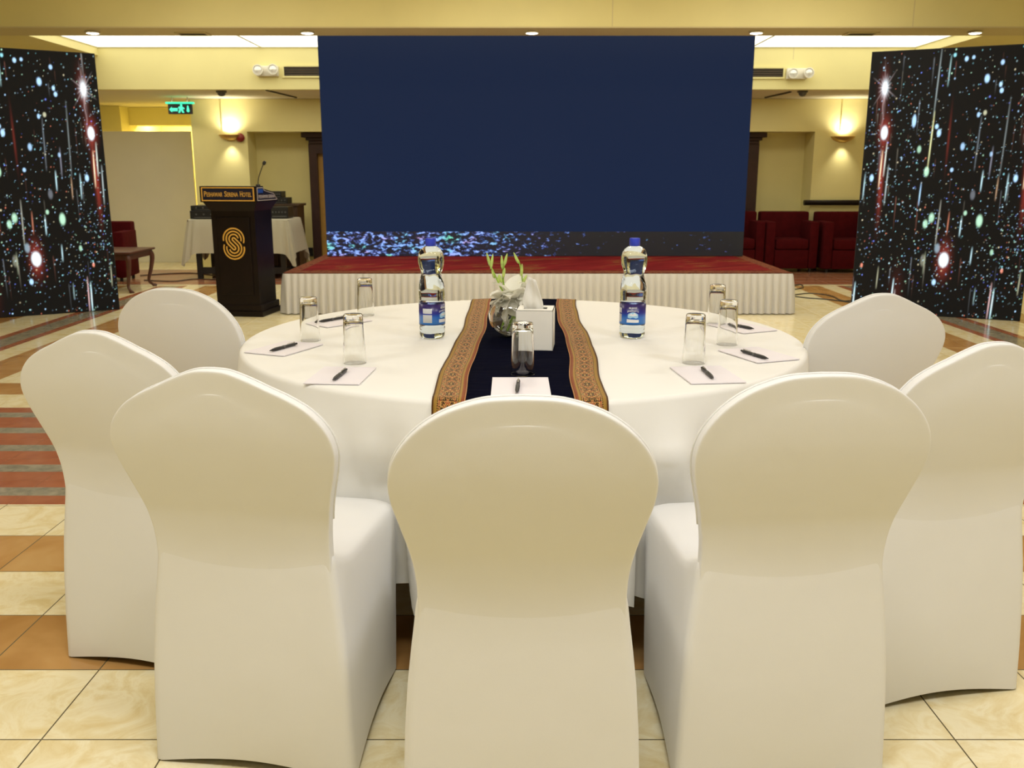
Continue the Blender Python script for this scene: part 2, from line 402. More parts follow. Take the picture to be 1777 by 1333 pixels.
# dark diagonal strips on the low ceiling
for (a, c2, n) in (((462, 156), (514, 169), 6), ((1372, 159), (1328, 169), 7)):
    p, q = P(*a, LZ), P(*c2, LZ); b = B(); tube(b, [p, q], .014, 6); struct(finish('trim_%d' % n, b, M['ventdark']), 'dark strip on the low ceiling')
b = B(); x = NXR-.1; tube(b, [(x, WY-.06, .895), (5.84, WY-.06, .895)], .036, 12); struct(finish('trim_8', b, M['darkwood'], smooth=True), 'dark wooden wall rail')
# downlights
def downlight(px, label):
    r = thing('downlight', label, 'ceiling light', (PY(px, 58, 9.12).x, 9.13, BZ), 0, 'round downlights under the beam')
    b = B(); lathe(b, [(.052, .0), (.066, -.004), (.072, -.014), (.066, -.022), (.054, -.020), (.052, 0)], 28); finish('rim', b, M['whiteplastic'], r, True)
    b = B(); lathe(b, [(0, -.023), (.03, -.024), (.054, -.0195), (.055, -.002), (0, -.002)], 28); finish('lamp_disc', b, M['lamp'], r, True)
    l = bpy.data.lights.new('downlight_beam', 'SPOT'); l.energy = 45; l.color = (1, .88, .66); l.spot_size = 1.9; l.spot_blend = .8; l.shadow_soft_size = .06
    lo = bpy.data.objects.new('downlight_beam', l); COL.objects.link(lo); lo.location = (r.location.x, 9.13, BZ-.05)
for px, lab in ((160, 'leftmost round lit downlight under the yellow beam, above the left starry panel'), (533, 'round lit downlight under the yellow beam left of the big screen'),
                (923, 'middle round lit downlight directly above the big blue screen'), (1313, 'round lit downlight under the beam, just right of the blue screen'),
                (1693, 'rightmost round lit downlight, above the right starry panel')): downlight(px, lab)
# flush grilles in the soffit
for px, lab in ((332, 'small flush grille in beam soffit between the two left downlights'), (1497, 'small flush grille in beam soffit between the two right downlights')):
    x = PY(px, 62, 9.2).x; r = thing('ceiling_grille', lab, 'vent', (x, 9.25, BZ), 0, 'flush grilles in the beam soffit')
    b = B(); W, D = .15, .09
    for q in ((-W, W, -D, -D+.02), (-W, W, D-.02, D), (-W, -W+.02, -D+.02, D-.02), (W-.02, W, -D+.02, D-.02)): box(b, *q, -.014, .002)
    finish('frame', b, M['soffit'], r)
    b = B()
    for i in range(5): box(b, -W+.02, W-.02, -D+.03+i*.028, -D+.036+i*.028, -.010, .001)
    finish('slats', b, M['ventdark'], r)
# long air vents in the second beam
def airvent(x0, x1, y0, y1, lab):
    a, c2 = PY(x0, y0, 11.2), PY(x1, y1, 11.2); zt, zb = a.z, c2.z; xc = (a.x+c2.x)/2; W = (c2.x-a.x)/2
    r = thing('air_vent', lab, 'vent', (xc, 11.2, zb), 0, 'long air vents in the second beam'); h = zt-zb
    b = B(); e = .02
    for q in ((-W-e, W+e, -e, .0), (-W-e, W+e, h, h+e)): box(b, q[0], q[1], -.02, .01, q[2], q[3])
    for q in ((-W-e, -W), (W, W+e)): box(b, q[0], q[1], -.02, .01, 0, h)
    finish('frame', b, M['wall'], r)
    b = B(); box(b, -W, W, -.004, .01, 0, h); finish('back_plate', b, M['ventdark'], r)
    b = B()
    for i in range(4):
        z = h*(i+.5)/4; box(b, -W, W, -.016, -.004, z-.004, z+.004, mtx=None)
    for i in range(1, int(2*W/.5)+1): box(b, -W+i*.5-.006, -W+i*.5+.006, -.018, -.003, 0, h)
    finish('slats', b, M['brownwood'], r)
airvent(493, 640, 116, 132, 'long dark air vent in the second beam left of the blue screen')
airvent(1215, 1358, 119, 134, 'long dark air vent in the second beam right of the blue screen')
# emergency light units
def emergency(x0, x1, y0, y1, heads, hr, lab):
    a, c2 = PY(x0, y0, 11.2), PY(x1, y1, 11.2); xc = (a.x+c2.x)/2; W = (c2.x-a.x)/2; h = a.z-c2.z
    r = thing('emergency_light', lab, 'emergency light', (xc, 11.2, c2.z), 0, 'twin-head emergency lights'); b = B(); box(b, -W, W, -.06, 0, 0, h, .012); finish('housing', b, M['whiteplastic'], r, True)
    for hx, hy in heads:
        p = PY(hx, hy, 11.13); m = Matrix.Translation((p.x-xc, -.06, p.z-c2.z)) @ Matrix.Rotation(PI/2, 4, 'X')
        b = B(); lathe(b, [(0, 0), (.03, 0), (hr*.9, .02), (hr, .045), (hr, .06), (hr*.82, .062), (hr*.8, .05), (0, .05)], 28, m); ho = finish('lamp_head', b, M['whiteplastic'], r, True)
        b = B(); lathe(b, [(hr*.8, .051), (hr*.55, .062), (0, .068)], 24, m); finish('lens', b, M['lens'], ho, True)
emergency(446, 485, 115, 133, ((449, 122), (475, 121)), .062, 'white twin-head emergency light beside the left air vent')
emergency(1364, 1398, 119, 138, ((1375, 128), (1402, 127)), .060, 'cream twin-head emergency light beside the right air vent')
# domes on the low ceiling
for px, py, lab in ((384, 160, 'small dark dome camera on low ceiling above the left wall lamp'), (1393, 160, 'small dark dome camera on low ceiling right of the screen')):
    p = P(px, py-2, LZ); r = thing('dome_camera', lab, 'camera', p, 0, 'dome cameras on the low ceiling')
    b = B(); lathe(b, [(0, 0), (.062, 0), (.064, -.015), (.055, -.02)], 24); finish('base', b, M['grey'], r, True)
    b = B(); lathe(b, [(.05, -.018), (.045, -.04), (.028, -.058), (0, -.064)], 24); finish('dome', b, M['grey'], r, True)
# exit sign
p = PY(313, 189, 12.3); r = thing('exit_sign', 'small green-lit exit sign hanging from the low ceiling at left', 'exit sign', p)
b = B(); box(b, -.155, .155, -.015, .02, -.065, .062, .004); finish('sign_face', b, M['matblack'], r)
b = B(); box(b, -.18, .18, -.03, .03, .062, .085, .004); finish('light_bar', b, M['exitgreen'], r)
b = B(); box(b, -.11, -.03, -.02, -.014, -.03, .01); prism(b, [(-.14, -.01), (-.105, .025), (-.105, -.045)], .014, .020, UPR)
prism(b, [(x, y) for x, y in [(-.025, -.05), (.0, -.05), (.012, -.015), (.03, -.05), (.055, -.05), (.035, .0), (.06, -.005), (.06, .01), (.03, .03), (-.012, .03), (-.025, .005), (-.005, .0)]], .014, .020, UPR)
lathe(b, [(0, .014), (.015, .014), (.015, .02), (0, .02)], 14, UPR @ Matrix.Translation((.02, .045, 0)))
prism(b, [(.085, -.03), (.105, -.045), (.125, -.03), (.115, .03), (.105, .045), (.095, .03)], .014, .020, UPR); finish('pictogram', b, M['exitlit'], r)
for x in (-.1, .1): b = B(); tube(b, [(x, 0, .08), (x, 0, LZ-p.z+.005)], .006, 6); finish('hanger', b, M['silver'], r)
# wall lamps
def sconce(px, py, lab, en):
    p = PY(px, py, WY); r = thing('wall_lamp', lab, 'wall lamp', (p.x, WY, p.z), 0, 'half-bowl wall lamps')
    b = B(); seg = 20; prof = [(.03, -.045), (.08, -.035), (.13, -.01), (.165, .03), (.16, .032), (.12, .0), (.07, -.022), (.03, -.03)]
    rings = [[b.verts.new((rr*math.cos(PI+PI*i/seg), .62*rr*math.sin(PI+PI*i/seg), z)) for i in range(seg+1)] for rr, z in prof]
    for a, c2 in zip(rings, rings[1:]+rings[:1]):
        for i in range(seg): b.faces.new((a[i], a[i+1], c2[i+1], c2[i]))
    finish('shade', b, M['brass'], r, True)
    b = B(); box(b, -.05, .05, -.012, 0, -.05, .03, .004); finish('wall_plate', b, M['brass'], r)
    b = B(); lathe(b, [(0, -.02), (.012, -.015), (.014, .01), (0, .018)], 14, Matrix.Translation((0, -.05, .0))); finish('bulb', b, M['lampw'], r, True)
    for nm, dz, ss, e, rot in (('wall_lamp_uplight', .035, 2.6, en, PI), ('wall_lamp_downlight', -.06, 1.5, en*.35, 0)):
        l = bpy.data.lights.new(nm, 'SPOT'); l.energy = e; l.color = (1, .92, .72); l.spot_size = ss; l.spot_blend = 1; l.shadow_soft_size = .03
        lo = bpy.data.objects.new(nm, l); COL.objects.link(lo); lo.location = (p.x, WY-.10, p.z+dz); lo.rotation_euler = (rot-.25 if rot else .25, 0, 0)
sconce(401, 238, 'lit brass half-bowl wall lamp on the left wall above podium', 22)
sconce(1462, 241, 'lit brass half-bowl wall lamp on right wall beside starry panel', 20)
p = PY(418, 239, WY); r = thing('alarm_bell', 'dark red round alarm bell beside the left wall lamp', 'alarm', (p.x, WY, p.z)); mt = Matrix.Rotation(PI/2, 4, 'X')
b = B(); lathe(b, [(0, 0), (.05, 0), (.05, .02), (0, .02)], 20, mt); finish('base', b, M['bell'], r, True)
b = B(); lathe(b, [(.055, .018), (.058, .03), (.045, .05), (.018, .06), (0, .062)], 24, mt); finish('gong', b, M['bell'], r, True)
# white partition board
b = B(); box(b, -6.4, -4.615, 13.46, 13.50, .0, 1.87, .004); tag(finish('partition_board', b, M['partition']), 'tall plain off-white partition board standing left of the podium', 'partition')
p = PY(539, 437, 12.98); b = B(); box(b, p.x-.035, p.x+.035, 12.93, 13.0, p.z-.06, p.z+.06, .006); tag(finish('socket_box', b, M['black']), 'small black socket box low on wall beside the door frame', 'socket')

# ------------------------------------------------------------------ stage
SX0, SX1, SY0, SY1, SZ = -2.125, 2.60, 8.42, 11.6, .39
st = thing('stage', 'low rectangular stage with red carpet and pleated ivory skirt', 'stage', ((SX0+SX1)/2, SY0, 0)); hw = (SX1-SX0)/2; dp = SY1-SY0
b = B(); box(b, -hw+.02, hw-.02, .03, dp, 0, SZ-.02); finish('deck', b, M['brownwood'], st)
b = B(); box(b, -hw, hw, .0, dp, SZ-.02, SZ-.003, .004); finish('carpet_border', b, M['border'], st)
b = B(); box(b, -hw+.13, hw-.13, .17, dp-.1, SZ-.004, SZ, .001); finish('carpet', b, M['carpet'], st)
b = B(); path = []; L = 0.
def sk_path():
    pts = []; n = 2200
    tot = dp + 2*hw + dp
    for i in range(n+1):
        s = tot*i/n
        if s < dp: p, nn = (-hw, dp-s), (-1, 0)
        elif s < dp+2*hw: p, nn = (-hw+(s-dp), 0.), (0, -1)
        else: p, nn = (hw, s-dp-2*hw), (1, 0)
        pts.append((s, p, nn))
    return pts
rows = []
for z, a in ((SZ-.012, .15), (SZ-.03, .35), (.25, .8), (.12, 1.0), (.008, 1.15)):
    row = []
    for s, p_, nn in sk_path():
        w = abs(math.sin(s*PI/.066 + .9*math.sin(s*3.1) + .5*math.sin(s*7.7)))
        w = w**.9
        k = (.036*a*w + .004 + .012*(1-z/SZ)) 
        row.append(b.verts.new((p_[0]+nn[0]*k, p_[1]+nn[1]*k, z)))
    rows.append(row)
for a, c2 in zip(rows, rows[1:]):
    for i in range(len(a)-1): b.faces.new((a[i], a[i+1], c2[i+1], c2[i]))
finish('stage_skirt', b, M['skirt'], st, 'all')['label'] = 'pleated ivory cloth skirt'
# big screen
X0, X1 = -2.045, 2.555; YS = 10.07; ZB, ZT = SZ+.001, 2.70
sc = thing('led_screen', 'huge dark blue LED screen standing on the red stage', 'screen', ((X0+X1)/2, YS, ZB)); w = (X1-X0)/2; h = ZT-ZB
sc_z = PY(900, 402, YS).z - ZB
b = B(); box(b, -w, w, .006, .12, 0, h, .004); finish('cabinet', b, M['matblack'], sc)
b = B(); box(b, -w+.004, w-.004, 0, .006, sc_z, h-.004); finish('display', b, M['bluescreen'], sc)['label'] = 'plain dark blue picture area'
b = B(); box(b, -w+.004, w-.004, 0, .006, .004, sc_z); finish('picture_strip', b, M['strip'], sc)['label'] = 'strip of dark glittering picture along the bottom'
b = B()
for x in (-1.9, -.95, 0, .95, 1.9):
    tube(b, [(x, .14, 0), (x, .14, h-.1)], .02, 8); tube(b, [(x, .7, .02), (x, .15, 1.2)], .018, 8); tube(b, [(x, .14, .02), (x, .7, .02)], .018, 8)
finish('support_frame', b, M['silver'], sc)

# starry side panels ---------------------------------------------------
PW, PH = 1.42, 2.34
def star_mesh():
    nx, ny = 262, 430
    rng = np.random.RandomState(5)
    img = np.zeros((ny+1, nx+1, 3)); img[:] = (.0055, .005, .0045)
    U = np.linspace(0, PW, nx+1)[None, :]; V = np.linspace(PH, 0, ny+1)[:, None]     # V = distance from the top edge
    per = 1.17
    def add(u, v, ru, rv, col, p=2.0, k=1.0, both=True):
        for uu in ((u, u-per, u+per) if both else (u,)):
            if uu < -.1 or uu > PW+.1: continue
            x0 = max(0, int((uu-5*ru)/PW*nx)); x1 = min(nx+1, int((uu+5*ru)/PW*nx)+2)
            y1 = min(ny+1, ny-int((v-5*rv)/PH*ny)+2); y0 = max(0, ny-int((v+5*rv)/PH*ny)-1)
            if x1 <= x0 or y1 <= y0: continue
            d = ((U[:, x0:x1]-uu)/ru)**2 + ((V[y0:y1]-v)/rv)**2
            img[y0:y1, x0:x1] += np.exp(-d**p)[..., None]*np.array(col)*k
    # px of the left panel in the photo -> u, v
    def L(px, py):
        xr = 181 + (py-90)*.063
        return (1.325 - (xr-15-px)*.00535, (py-88)/(543-88)*PH)
    W = (.62, .92, 1.0); PB = (.50, .80, 1.15); GR = (.50, .85, .60); RD = (.62, .07, .045); CY = (.35, .85, .95)
    # red halos and streaks
    for px, py, rx, ry, k in [(175, 222, .04, .11, .5), (178, 280, .016, .16, .35), (82, 443, .045, .13, .5), (163, 150, .035, .16, .2), (57, 235, .008, .2, .22), (15, 500, .05, .18, .06), (183, 320, .018, .25, .35)]:
        u, v = L(px, py); add(u, v, rx, ry, RD, 1.0, k)
    # starburst
    u, v = L(165, 148); add(u, v, .022, .055, W, 1.0, 1.6)
    for a in range(9):
        th = a*PI/9+.15
        ln = .13 if a % 3 else .26
        for s in np.linspace(-ln, ln, 40): add(u+.5*s*math.sin(th)*.9, v+s*math.cos(th), .004, .006, (.9, .75, .75), 1., .42*(1-abs(s)/ln))
    for s in np.linspace(0, .55, 80): add(u+.005*math.sin(s*30), v+s, .006, .008, (.8, .6, .6), 1., .25*(1-s/.55))
    # big glowing ovals
    for px, py, rx, ry, c_, k in [(175, 224, 5, 11, W, 1.2), (82, 443, 7, 12, W, 1.2), (32, 291, 3.6, 8, GR, .8), (98, 139, 3.5, 6.5, PB, .8), (41, 226, 3, 6, PB, .8), (36, 215, 2.6, 4, PB, .8), (15, 253, 3, 6, GR, .6), (125, 374, 4.5, 10, GR, .8),
                             (52, 370, 4, 8, GR, .7), (44, 381, 3.6, 7, GR, .7), (80, 249, 3, 6, PB, .6), (166, 302, 3, 6, PB, .8), (95, 197, 2.2, 4, PB, .7), (104, 194, 2.5, 4, (.6, .6, .4), .7), (152, 427, 2.4, 5, GR, .6), (116, 114, 2.6, 4, PB, .7), (63, 106, 2.6, 4, PB, .8), (73, 104, 2.2, 3, PB, .7),
                             (45, 99, 2.2, 3.2, CY, .7), (122, 159, 2.6, 4, PB, .8), (119, 149, 2.2, 4, PB, .8), (73, 483, 3, 5, PB, .8), (70, 288, 2.4, 3.5, PB, .7), (102, 361, 2.4, 4, GR, .7), (69, 423, 4, 8, (.35, .5, .6), .5), (50, 445, 4, 10, (.35, .35, .25), .4), (108, 330, 3.5, 8, (.2, .22, .25), .5), (172, 458, 2, 4, (.9, .3, .2), .7), (0, 205, 3, 10, PB, .8), (124, 302-40, 2, 4, PB, .5)]:
        u, v = L(px, py); add(u, v, rx*.0056, ry*.0054, c_, 3.0, k*1.35)
    # vertical streaks
    for px, y0, y1, c_, k in [(29, 190, 288, (.8, .8, .4), .6), (24, 85, 200, (.5, .6, .6), .3), (40, 100, 150, (.5, .8, .8), .35), (27, 310, 350, PB, .5), (117, 290, 325, W, .5), (155, 295, 340, W, .4), (141, 300, 340, (.8, .5, .3), .3), (98, 370, 402, W, .5), (122, 420, 450, W, .45),
                              (9, 480, 552, W, .8), (14, 500, 552, (.8, .7, .7), .4), (166, 490, 545, W, .7), (161, 480, 545, (.8, .5, .5), .5), (177, 255, 320, (1., .8, .5), .6), (182, 240, 300, (.8, .9, .8), .5), (137, 170, 300, (.3, .35, .35), .3), (125, 250, 300, (.4, .4, .5), .3), (62, 340, 420, (.6, .6, .5), .35), (78, 360, 400, (.7, .25, .15), .4), (190, 280, 350, (.6, .7, .7), .4), (100, 200, 290, (.3, .35, .4), .25), (52, 430, 470, (.4, .45, .3), .3), (200, 460, 500, (.6, .6, .4), .35), (138, 490, 520, (.4, .6, .6), .3)]:
        n = int((y1-y0)/1.5)
        for i in range(n):
            py = y0+(y1-y0)*i/n; px2 = px+(py-y0)*.04; u, v = L(px2, py); add(u, v, .0048, .010, c_, 1., k*(.3+.7*math.sin(PI*i/n)))
    for i in range(45):
        u = rng.rand()*PW; v0 = rng.rand()*PH*.95; ln = .08+rng.rand()*.3; k = .03+.15*rng.rand()**2
        c_ = [(.8, .9, 1.), (1, .9, .7), (.9, .35, .25)][rng.randint(3)]
        for s in np.linspace(0, ln, int(ln/.012)): add(u, v0+s, .0038, .012, c_, 1., k*(1-s/ln), False)
    # small dots in drifting clusters
    cl = [(rng.rand()*PW, PH*(.15+.8*rng.rand())) for _ in range(34)]
    for i in range(1750):
        if i % 5 < 3:
            c0 = cl[rng.randint(len(cl))]; u = c0[0]+rng.randn()*.075; v = c0[1]+rng.randn()*.22
        else: u = rng.rand()*PW; v = PH*rng.rand()
        if not (0 <= u <= PW and .01 <= v <= PH-.01): continue
        r = .0028+.0034*rng.rand()**2.2; k = .12+1.1*rng.rand()**1.7
        c_ = [PB, PB, W, CY, GR, W, (.8, .7, .45), (.2, .28, 1.0), PB, CY, (.7, .2, .12)][rng.randint(11)]
        add(u, v, r, r*(1.1+.5*rng.rand()), c_, 2., k, False)
    img = np.clip(img, 0, 1.02)
    xs = np.linspace(0, PW, nx+1)-PW/2; zs = np.linspace(0, PH, ny+1)
    co = np.zeros(((ny+1)*(nx+1), 3)); co[:, 0] = np.tile(xs, ny+1); co[:, 2] = np.repeat(zs, nx+1)
    me = bpy.data.meshes.new('display')
    i = np.arange(ny)[:, None]*(nx+1)+np.arange(nx)[None, :]; q = np.stack([i, i+1, i+nx+2, i+nx+1], -1).reshape(-1, 4)
    me.vertices.add(len(co)); me.vertices.foreach_set('co', co.ravel().astype(np.float32))
    me.loops.add(q.size); me.loops.foreach_set('vertex_index', q.ravel().astype(np.int32))
    me.polygons.add(len(q)); me.polygons.foreach_set('loop_start', (np.arange(len(q))*4).astype(np.int32)); me.polygons.foreach_set('loop_total', np.full(len(q), 4, np.int32))
    me.update(calc_edges=True)
    at = me.attributes.new('star', 'FLOAT_COLOR', 'POINT')
    full = np.ones((len(co), 4), np.float32); full[:, :3] = img.reshape(-1, 3)
    at.data.foreach_set('color', full.ravel()); me.materials.append(M['stars']); return me
SM = star_mesh()
def star_panel(p0, p1, anchor, lab):       # p0 left foot, p1 right foot on the floor
    d_ = (p1-p0).normalized(); ang = math.atan2(d_.y, d_.x)
    c0 = (p1 - d_*PW/2) if anchor == 'r' else (p0 + d_*PW/2)
    r = thing('starry_led_panel', lab, 'led panel', c0, ang, 'starry LED side panels')
    o = bpy.data.objects.new('display', SM); COL.objects.link(o); o.parent = r; o.location = (0, -.004, .004)
    b = B(); box(b, -PW/2-.006, PW/2+.006, 0.0, .09, 0, PH+.01, .003); finish('cabinet', b, M['matblack'], r)
    for x in (-.5, .5): b = B(); tube(b, [(x, .10, .02), (x, .6, .02), (x, .11, 1.2)], .018, 8); finish('rear_brace', b, M['silver'], r)
star_panel(P(0, 552), P(207, 537), 'r', 'tall black starry LED panel standing at the far left')
star_panel(P(1476, 540), P(1757, 557), 'l', 'tall black starry LED panel standing at the far right')

# ------------------------------------------------------------------ podium
pc = Vector((-2.515, 8.25, 0)); r = thing('podium', 'dark wooden hotel podium with gold emblem left of the stage', 'podium', pc, -.13)
D = .41
b = B(); box(b, -.235, .235, 0, D+.04, 0, .05, .006); box(b, -.225, .225, .01, D+.03, .05, .11, .01); finish('plinth', b, M['darkwood'], r)
b = B()                                                                 # tapered body
def frus(b, x0, x1, y0, y1, z0, X0_, X1_, Y0_, Y1_, z1):
    v = [b.verts.new(q) for q in ((x0, y0, z0), (x1, y0, z0), (x1, y1, z0), (x0, y1, z0), (X0_, Y0_, z1), (X1_, Y0_, z1), (X1_, Y1_, z1), (X0_, Y1_, z1))]
    for f in ((3, 2, 1, 0), (4, 5, 6, 7), (0, 1, 5, 4), (1, 2, 6, 5), (2, 3, 7, 6), (3, 0, 4, 7)): b.faces.new([v[i] for i in f])
frus(b, -.205, .205, .02, D, .10, -.205, .205, .02, D, .97); finish('body', b, M['darkwood'], r)
b = B(); box(b, -.155, .155, .008, .021, .20, .90, .006); finish('front_panel', b, M['darkwood'], r)
b = B(); frus(b, -.205, .205, .02, D, .955, -.25, .25, -.03, D+.05, 1.035); finish('collar', b, M['darkwood'], r)
b = B()                                                                 # desk with a sloping, stepped side
prof = [(-.05, 1.035), (-.05, 1.175), (.11, 1.175), (.13, 1.15), (.34, 1.12), (.47, 1.035)]
v0 = [b.verts.new((-.262, y, z)) for y, z in prof]; v1 = [b.verts.new((.262, y, z)) for y, z in prof]
b.faces.new(v0); b.faces.new(v1[::-1])
for i in range(len(prof)): j = (i+1) % len(prof); b.faces.new((v0[i], v1[i], v1[j], v0[j]))
desk = finish('desk', b, M['darkwood'], r)
b = B(); box(b, -.237, .237, -.054, -.05, 1.05, 1.16); pl = finish('name_plate', b, M['navyplate'], r)
b = B()
for q in ((-.245, .245, 1.157, 1.166), (-.245, .245, 1.045, 1.054), (-.245, -.236, 1.054, 1.157), (.236, .245, 1.054, 1.157)): box(b, q[0], q[1], -.058, -.05, q[2], q[3])
finish('gold_frame', b, M['gold'], pl)
# small capitals lettering
mt = Matrix.Translation((0, -.055, 0)) @ UPR
def smallcaps(words, x0, x1, zc, H, mat, parent, base):
    tot = sum(len(w_) for w_ in words)+ (len(words)-1)*.7; cw = (x1-x0)/tot; x = x0
    for w_ in words:
        wd = len(w_)*cw; first = cw*1.15
        text_mesh('lettering', w_[0], H*1.38, mat, parent, base @ Matrix.Translation((x+first/2, zc, 0)), width=first*.85)
        text_mesh('lettering', w_[1:], H*1.1, mat, parent, base @ Matrix.Translation((x+first+(wd-first)/2, zc-H*.11, 0)), width=wd-first-cw*.1)
        x += wd+cw*.7
smallcaps(['PESHAWAR', 'SERENA', 'HOTEL'], -.222, .222, 1.105, .048, M['gold'], pl, mt)
b = B(); X_ = .262
prism(b, [(-.03, 1.05), (.42, 1.05), (.34, 1.105), (.13, 1.135), (.10, 1.16), (-.03, 1.16)], 0, .003, Matrix.Translation((X_, 0, 0)) @ Matrix(((0, 0, 1, 0), (1, 0, 0, 0), (0, 1, 0, 0), (0, 0, 0, 1))))
sp = finish('side_plate', b, M['navyplate'], r)
b = B(); pts = [(-.03, 1.05), (.42, 1.05), (.34, 1.105), (.13, 1.135), (.10, 1.16), (-.03, 1.16)]
for i in range(6): a, c2 = pts[i], pts[(i+1) % 6]; tube(b, [(X_+.003, a[0], a[1]), (X_+.003, c2[0], c2[1])], .0035, 6)
finish('pale_frame', b, pm('pale_trim', (.42, .38, .40), .5), sp)
b = B(); box(b, X_+.002, X_+.005, -.015, .10, 1.115, 1.15); finish('blue_print', b, M['blueprint'], sp)
RX90 = Matrix.Translation((X_+.004, .18, 1.08)) @ Matrix.Rotation(PI/2, 4, 'Z') @ UPR
text_mesh('lettering', 'PESHAWAR SERENA', .042, pm('pale_lettering', (.42, .38, .42), .5), sp, RX90, width=.37)
# emblem: an S of nested rings
b = B(); C1, C2 = Vector((0, .0405)), Vector((0, -.0405)); nrm_ = Vector((-.7071, -.7071)); dr_ = Vector((.7071, -.7071)); along = .0573
def arc(c0, rr, a0, a1, n=26): return [c0+Vector((rr*math.cos(math.radians(a0+(a1-a0)*i/n)), rr*math.sin(math.radians(a0+(a1-a0)*i/n)))) for i in range(n+1)]
ra, rb, rh = .0705, .0435, .0135
hc_ = C1+dr_*along+nrm_*((ra+rb)/2)
one = arc(C1, ra, -14, 225)+arc(hc_, rh, 225, 405, 12)+arc(C1, rb, 225, 12)
two = arc(C1, .0970, -20, 189)
lines = []
for sgn in (1, -1):
    for ln in (one, two): lines.append([Vector((v.x*sgn, v.y*sgn)) for v in ln])
for ln in lines: tube(b, [(v.x, 0, v.y) for v in ln], .0068, 6)
for v in b.verts: v.co = Vector((v.co.x*1.0, .004+v.co.y*.4, .665+v.co.z*1.0))
finish('emblem', b, M['gold'], r, True)['label'] = 'gold ringed emblem'
# gooseneck microphone on the desk
r = thing('gooseneck_microphone', 'slim black gooseneck microphone standing on the podium', 'microphone', (pc.x+.24, pc.y+.05, 1.175))
b = B(); lathe(b, [(0, 0), (.02, 0), (.018, .014), (0, .016)], 16, Matrix.Translation((0, 0, 0))); finish('base', b, M['black'], r, True)
b = B(); pts = spline([(0, 0, .01), (.008, 0, .07), (.035, 0, .14), (.06, 0, .195)], 8); tube(b, pts, .004, 8); finish('neck', b, M['black'], r, True)
b = B(); tube(b, [(.058, 0, .185), (.066, 0, .20), (.076, 0, .215)], [.010, .016, .011], 12); finish('head', b, M['black'], r, True)

# ------------------------------------------------------------------ AV table behind the podium
TX0, TX1, TY0, TY1 = -4.0, -2.75, 11.3, 11.95
r = thing('equipment_table', 'dark-legged table under a cream cloth behind the podium', 'table', ((TX0+TX1)/2, (TY0+TY1)/2, 0)); w, d_ = (TX1-TX0)/2, (TY1-TY0)/2
b = B(); box(b, -w, w, -d_, d_, .70, .725, .004); finish('tabletop', b, M['brownwood'], r)
for sx in (-1, 1):
    for sy in (-1, 1):
        b = B(); box(b, sx*(w-.10)-.03, sx*(w-.10)+.03, sy*(d_-.05)-.03, sy*(d_-.05)+.03, 0, .70, .004); finish('leg', b, M['black'], r)
b = B(); box(b, -w+.13, w-.13, -d_+.03, -d_+.07, .10, .14); box(b, -w+.13, w-.13, -d_+.03, d_-.03, .06, .10); finish('lower_shelf', b, M['black'], r)
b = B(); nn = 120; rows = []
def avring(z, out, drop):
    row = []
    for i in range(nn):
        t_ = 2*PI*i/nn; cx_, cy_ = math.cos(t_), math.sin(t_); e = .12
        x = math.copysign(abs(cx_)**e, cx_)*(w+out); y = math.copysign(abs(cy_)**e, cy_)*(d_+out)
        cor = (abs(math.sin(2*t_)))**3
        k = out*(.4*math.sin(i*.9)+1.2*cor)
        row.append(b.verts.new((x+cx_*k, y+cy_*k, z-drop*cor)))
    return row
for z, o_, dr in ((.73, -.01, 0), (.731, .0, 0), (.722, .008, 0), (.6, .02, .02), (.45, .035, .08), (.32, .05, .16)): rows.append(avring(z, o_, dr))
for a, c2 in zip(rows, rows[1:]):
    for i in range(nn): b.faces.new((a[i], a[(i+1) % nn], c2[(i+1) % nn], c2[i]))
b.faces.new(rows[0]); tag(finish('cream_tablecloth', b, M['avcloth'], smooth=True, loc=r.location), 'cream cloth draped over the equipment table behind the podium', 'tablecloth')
TZ = .735
def rackbox(name, x0, x1, y0, y1, z0, z1, lab, cat, mat='black'):
    cx_, cy_ = (x0+x1)/2, (y0+y1)/2; r = thing(name, lab, cat, (cx_, cy_, z0)); w, d_, h = (x1-x0)/2, (y1-y0)/2, z1-z0
    b = B(); box(b, -w, w, -d_, d_, 0, h, .006); finish('case', b, M[mat], r)
    for i in range(5):
        b = B(); lathe(b, [(0, 0), (.010, 0), (.010, .014), (0, .014)], 10, Matrix.Translation((-w*.7+i*w*.35, -d_, h*.55)) @ Matrix.Rotation(PI/2, 4, 'X')); finish('knob', b, M['grey'], r, True)
    b = B(); box(b, -w*.8, w*.8, -d_-.004, -d_, h*.12, h*.22); finish('slot', b, M['grey'], r)
rackbox('amplifier', -3.98, -3.45, 11.36, 11.76, TZ, TZ+.10, 'black amplifier on cream cloth left of podium, under the mixer', 'amplifier')
rackbox('audio_mixer', -3.98, -3.5, 11.4, 11.74, TZ+.101, TZ+.16, 'flat black audio mixer stacked on the amplifier', 'mixer')
rackbox('speaker_box', -3.02, -2.80, 11.5, 11.8, TZ, TZ+.14, 'black equipment case on the cream cloth right of podium', 'case')
r = thing('wooden_cabinet', 'brown wooden cabinet standing behind the podium near the door', 'cabinet', (-3.1, 12.42, 0))
b = B(); box(b, -.30, .26, -.24, .16, 0, .86, .006); finish('body', b, M['brownwood'], r)
b = B(); box(b, -.33, .29, -.26, .17, .86, .89, .006); finish('top', b, M['brownwood'], r)
for sx in (-1, 1): b = B(); box(b, -.02+sx*.135-.125, -.02+sx*.135+.125, -.255, -.24, .06, .80, .004); finish('door', b, M['brownwood'], r)
rackbox('receiver', -3.22, -2.98, 12.25, 12.5, .891, .97, 'black receiver box on top of the brown cabinet', 'receiver')
rackbox('disc_player', -3.22, -3.06, 12.25, 12.5, .971, 1.05, 'small black player box stacked on the receiver', 'player')

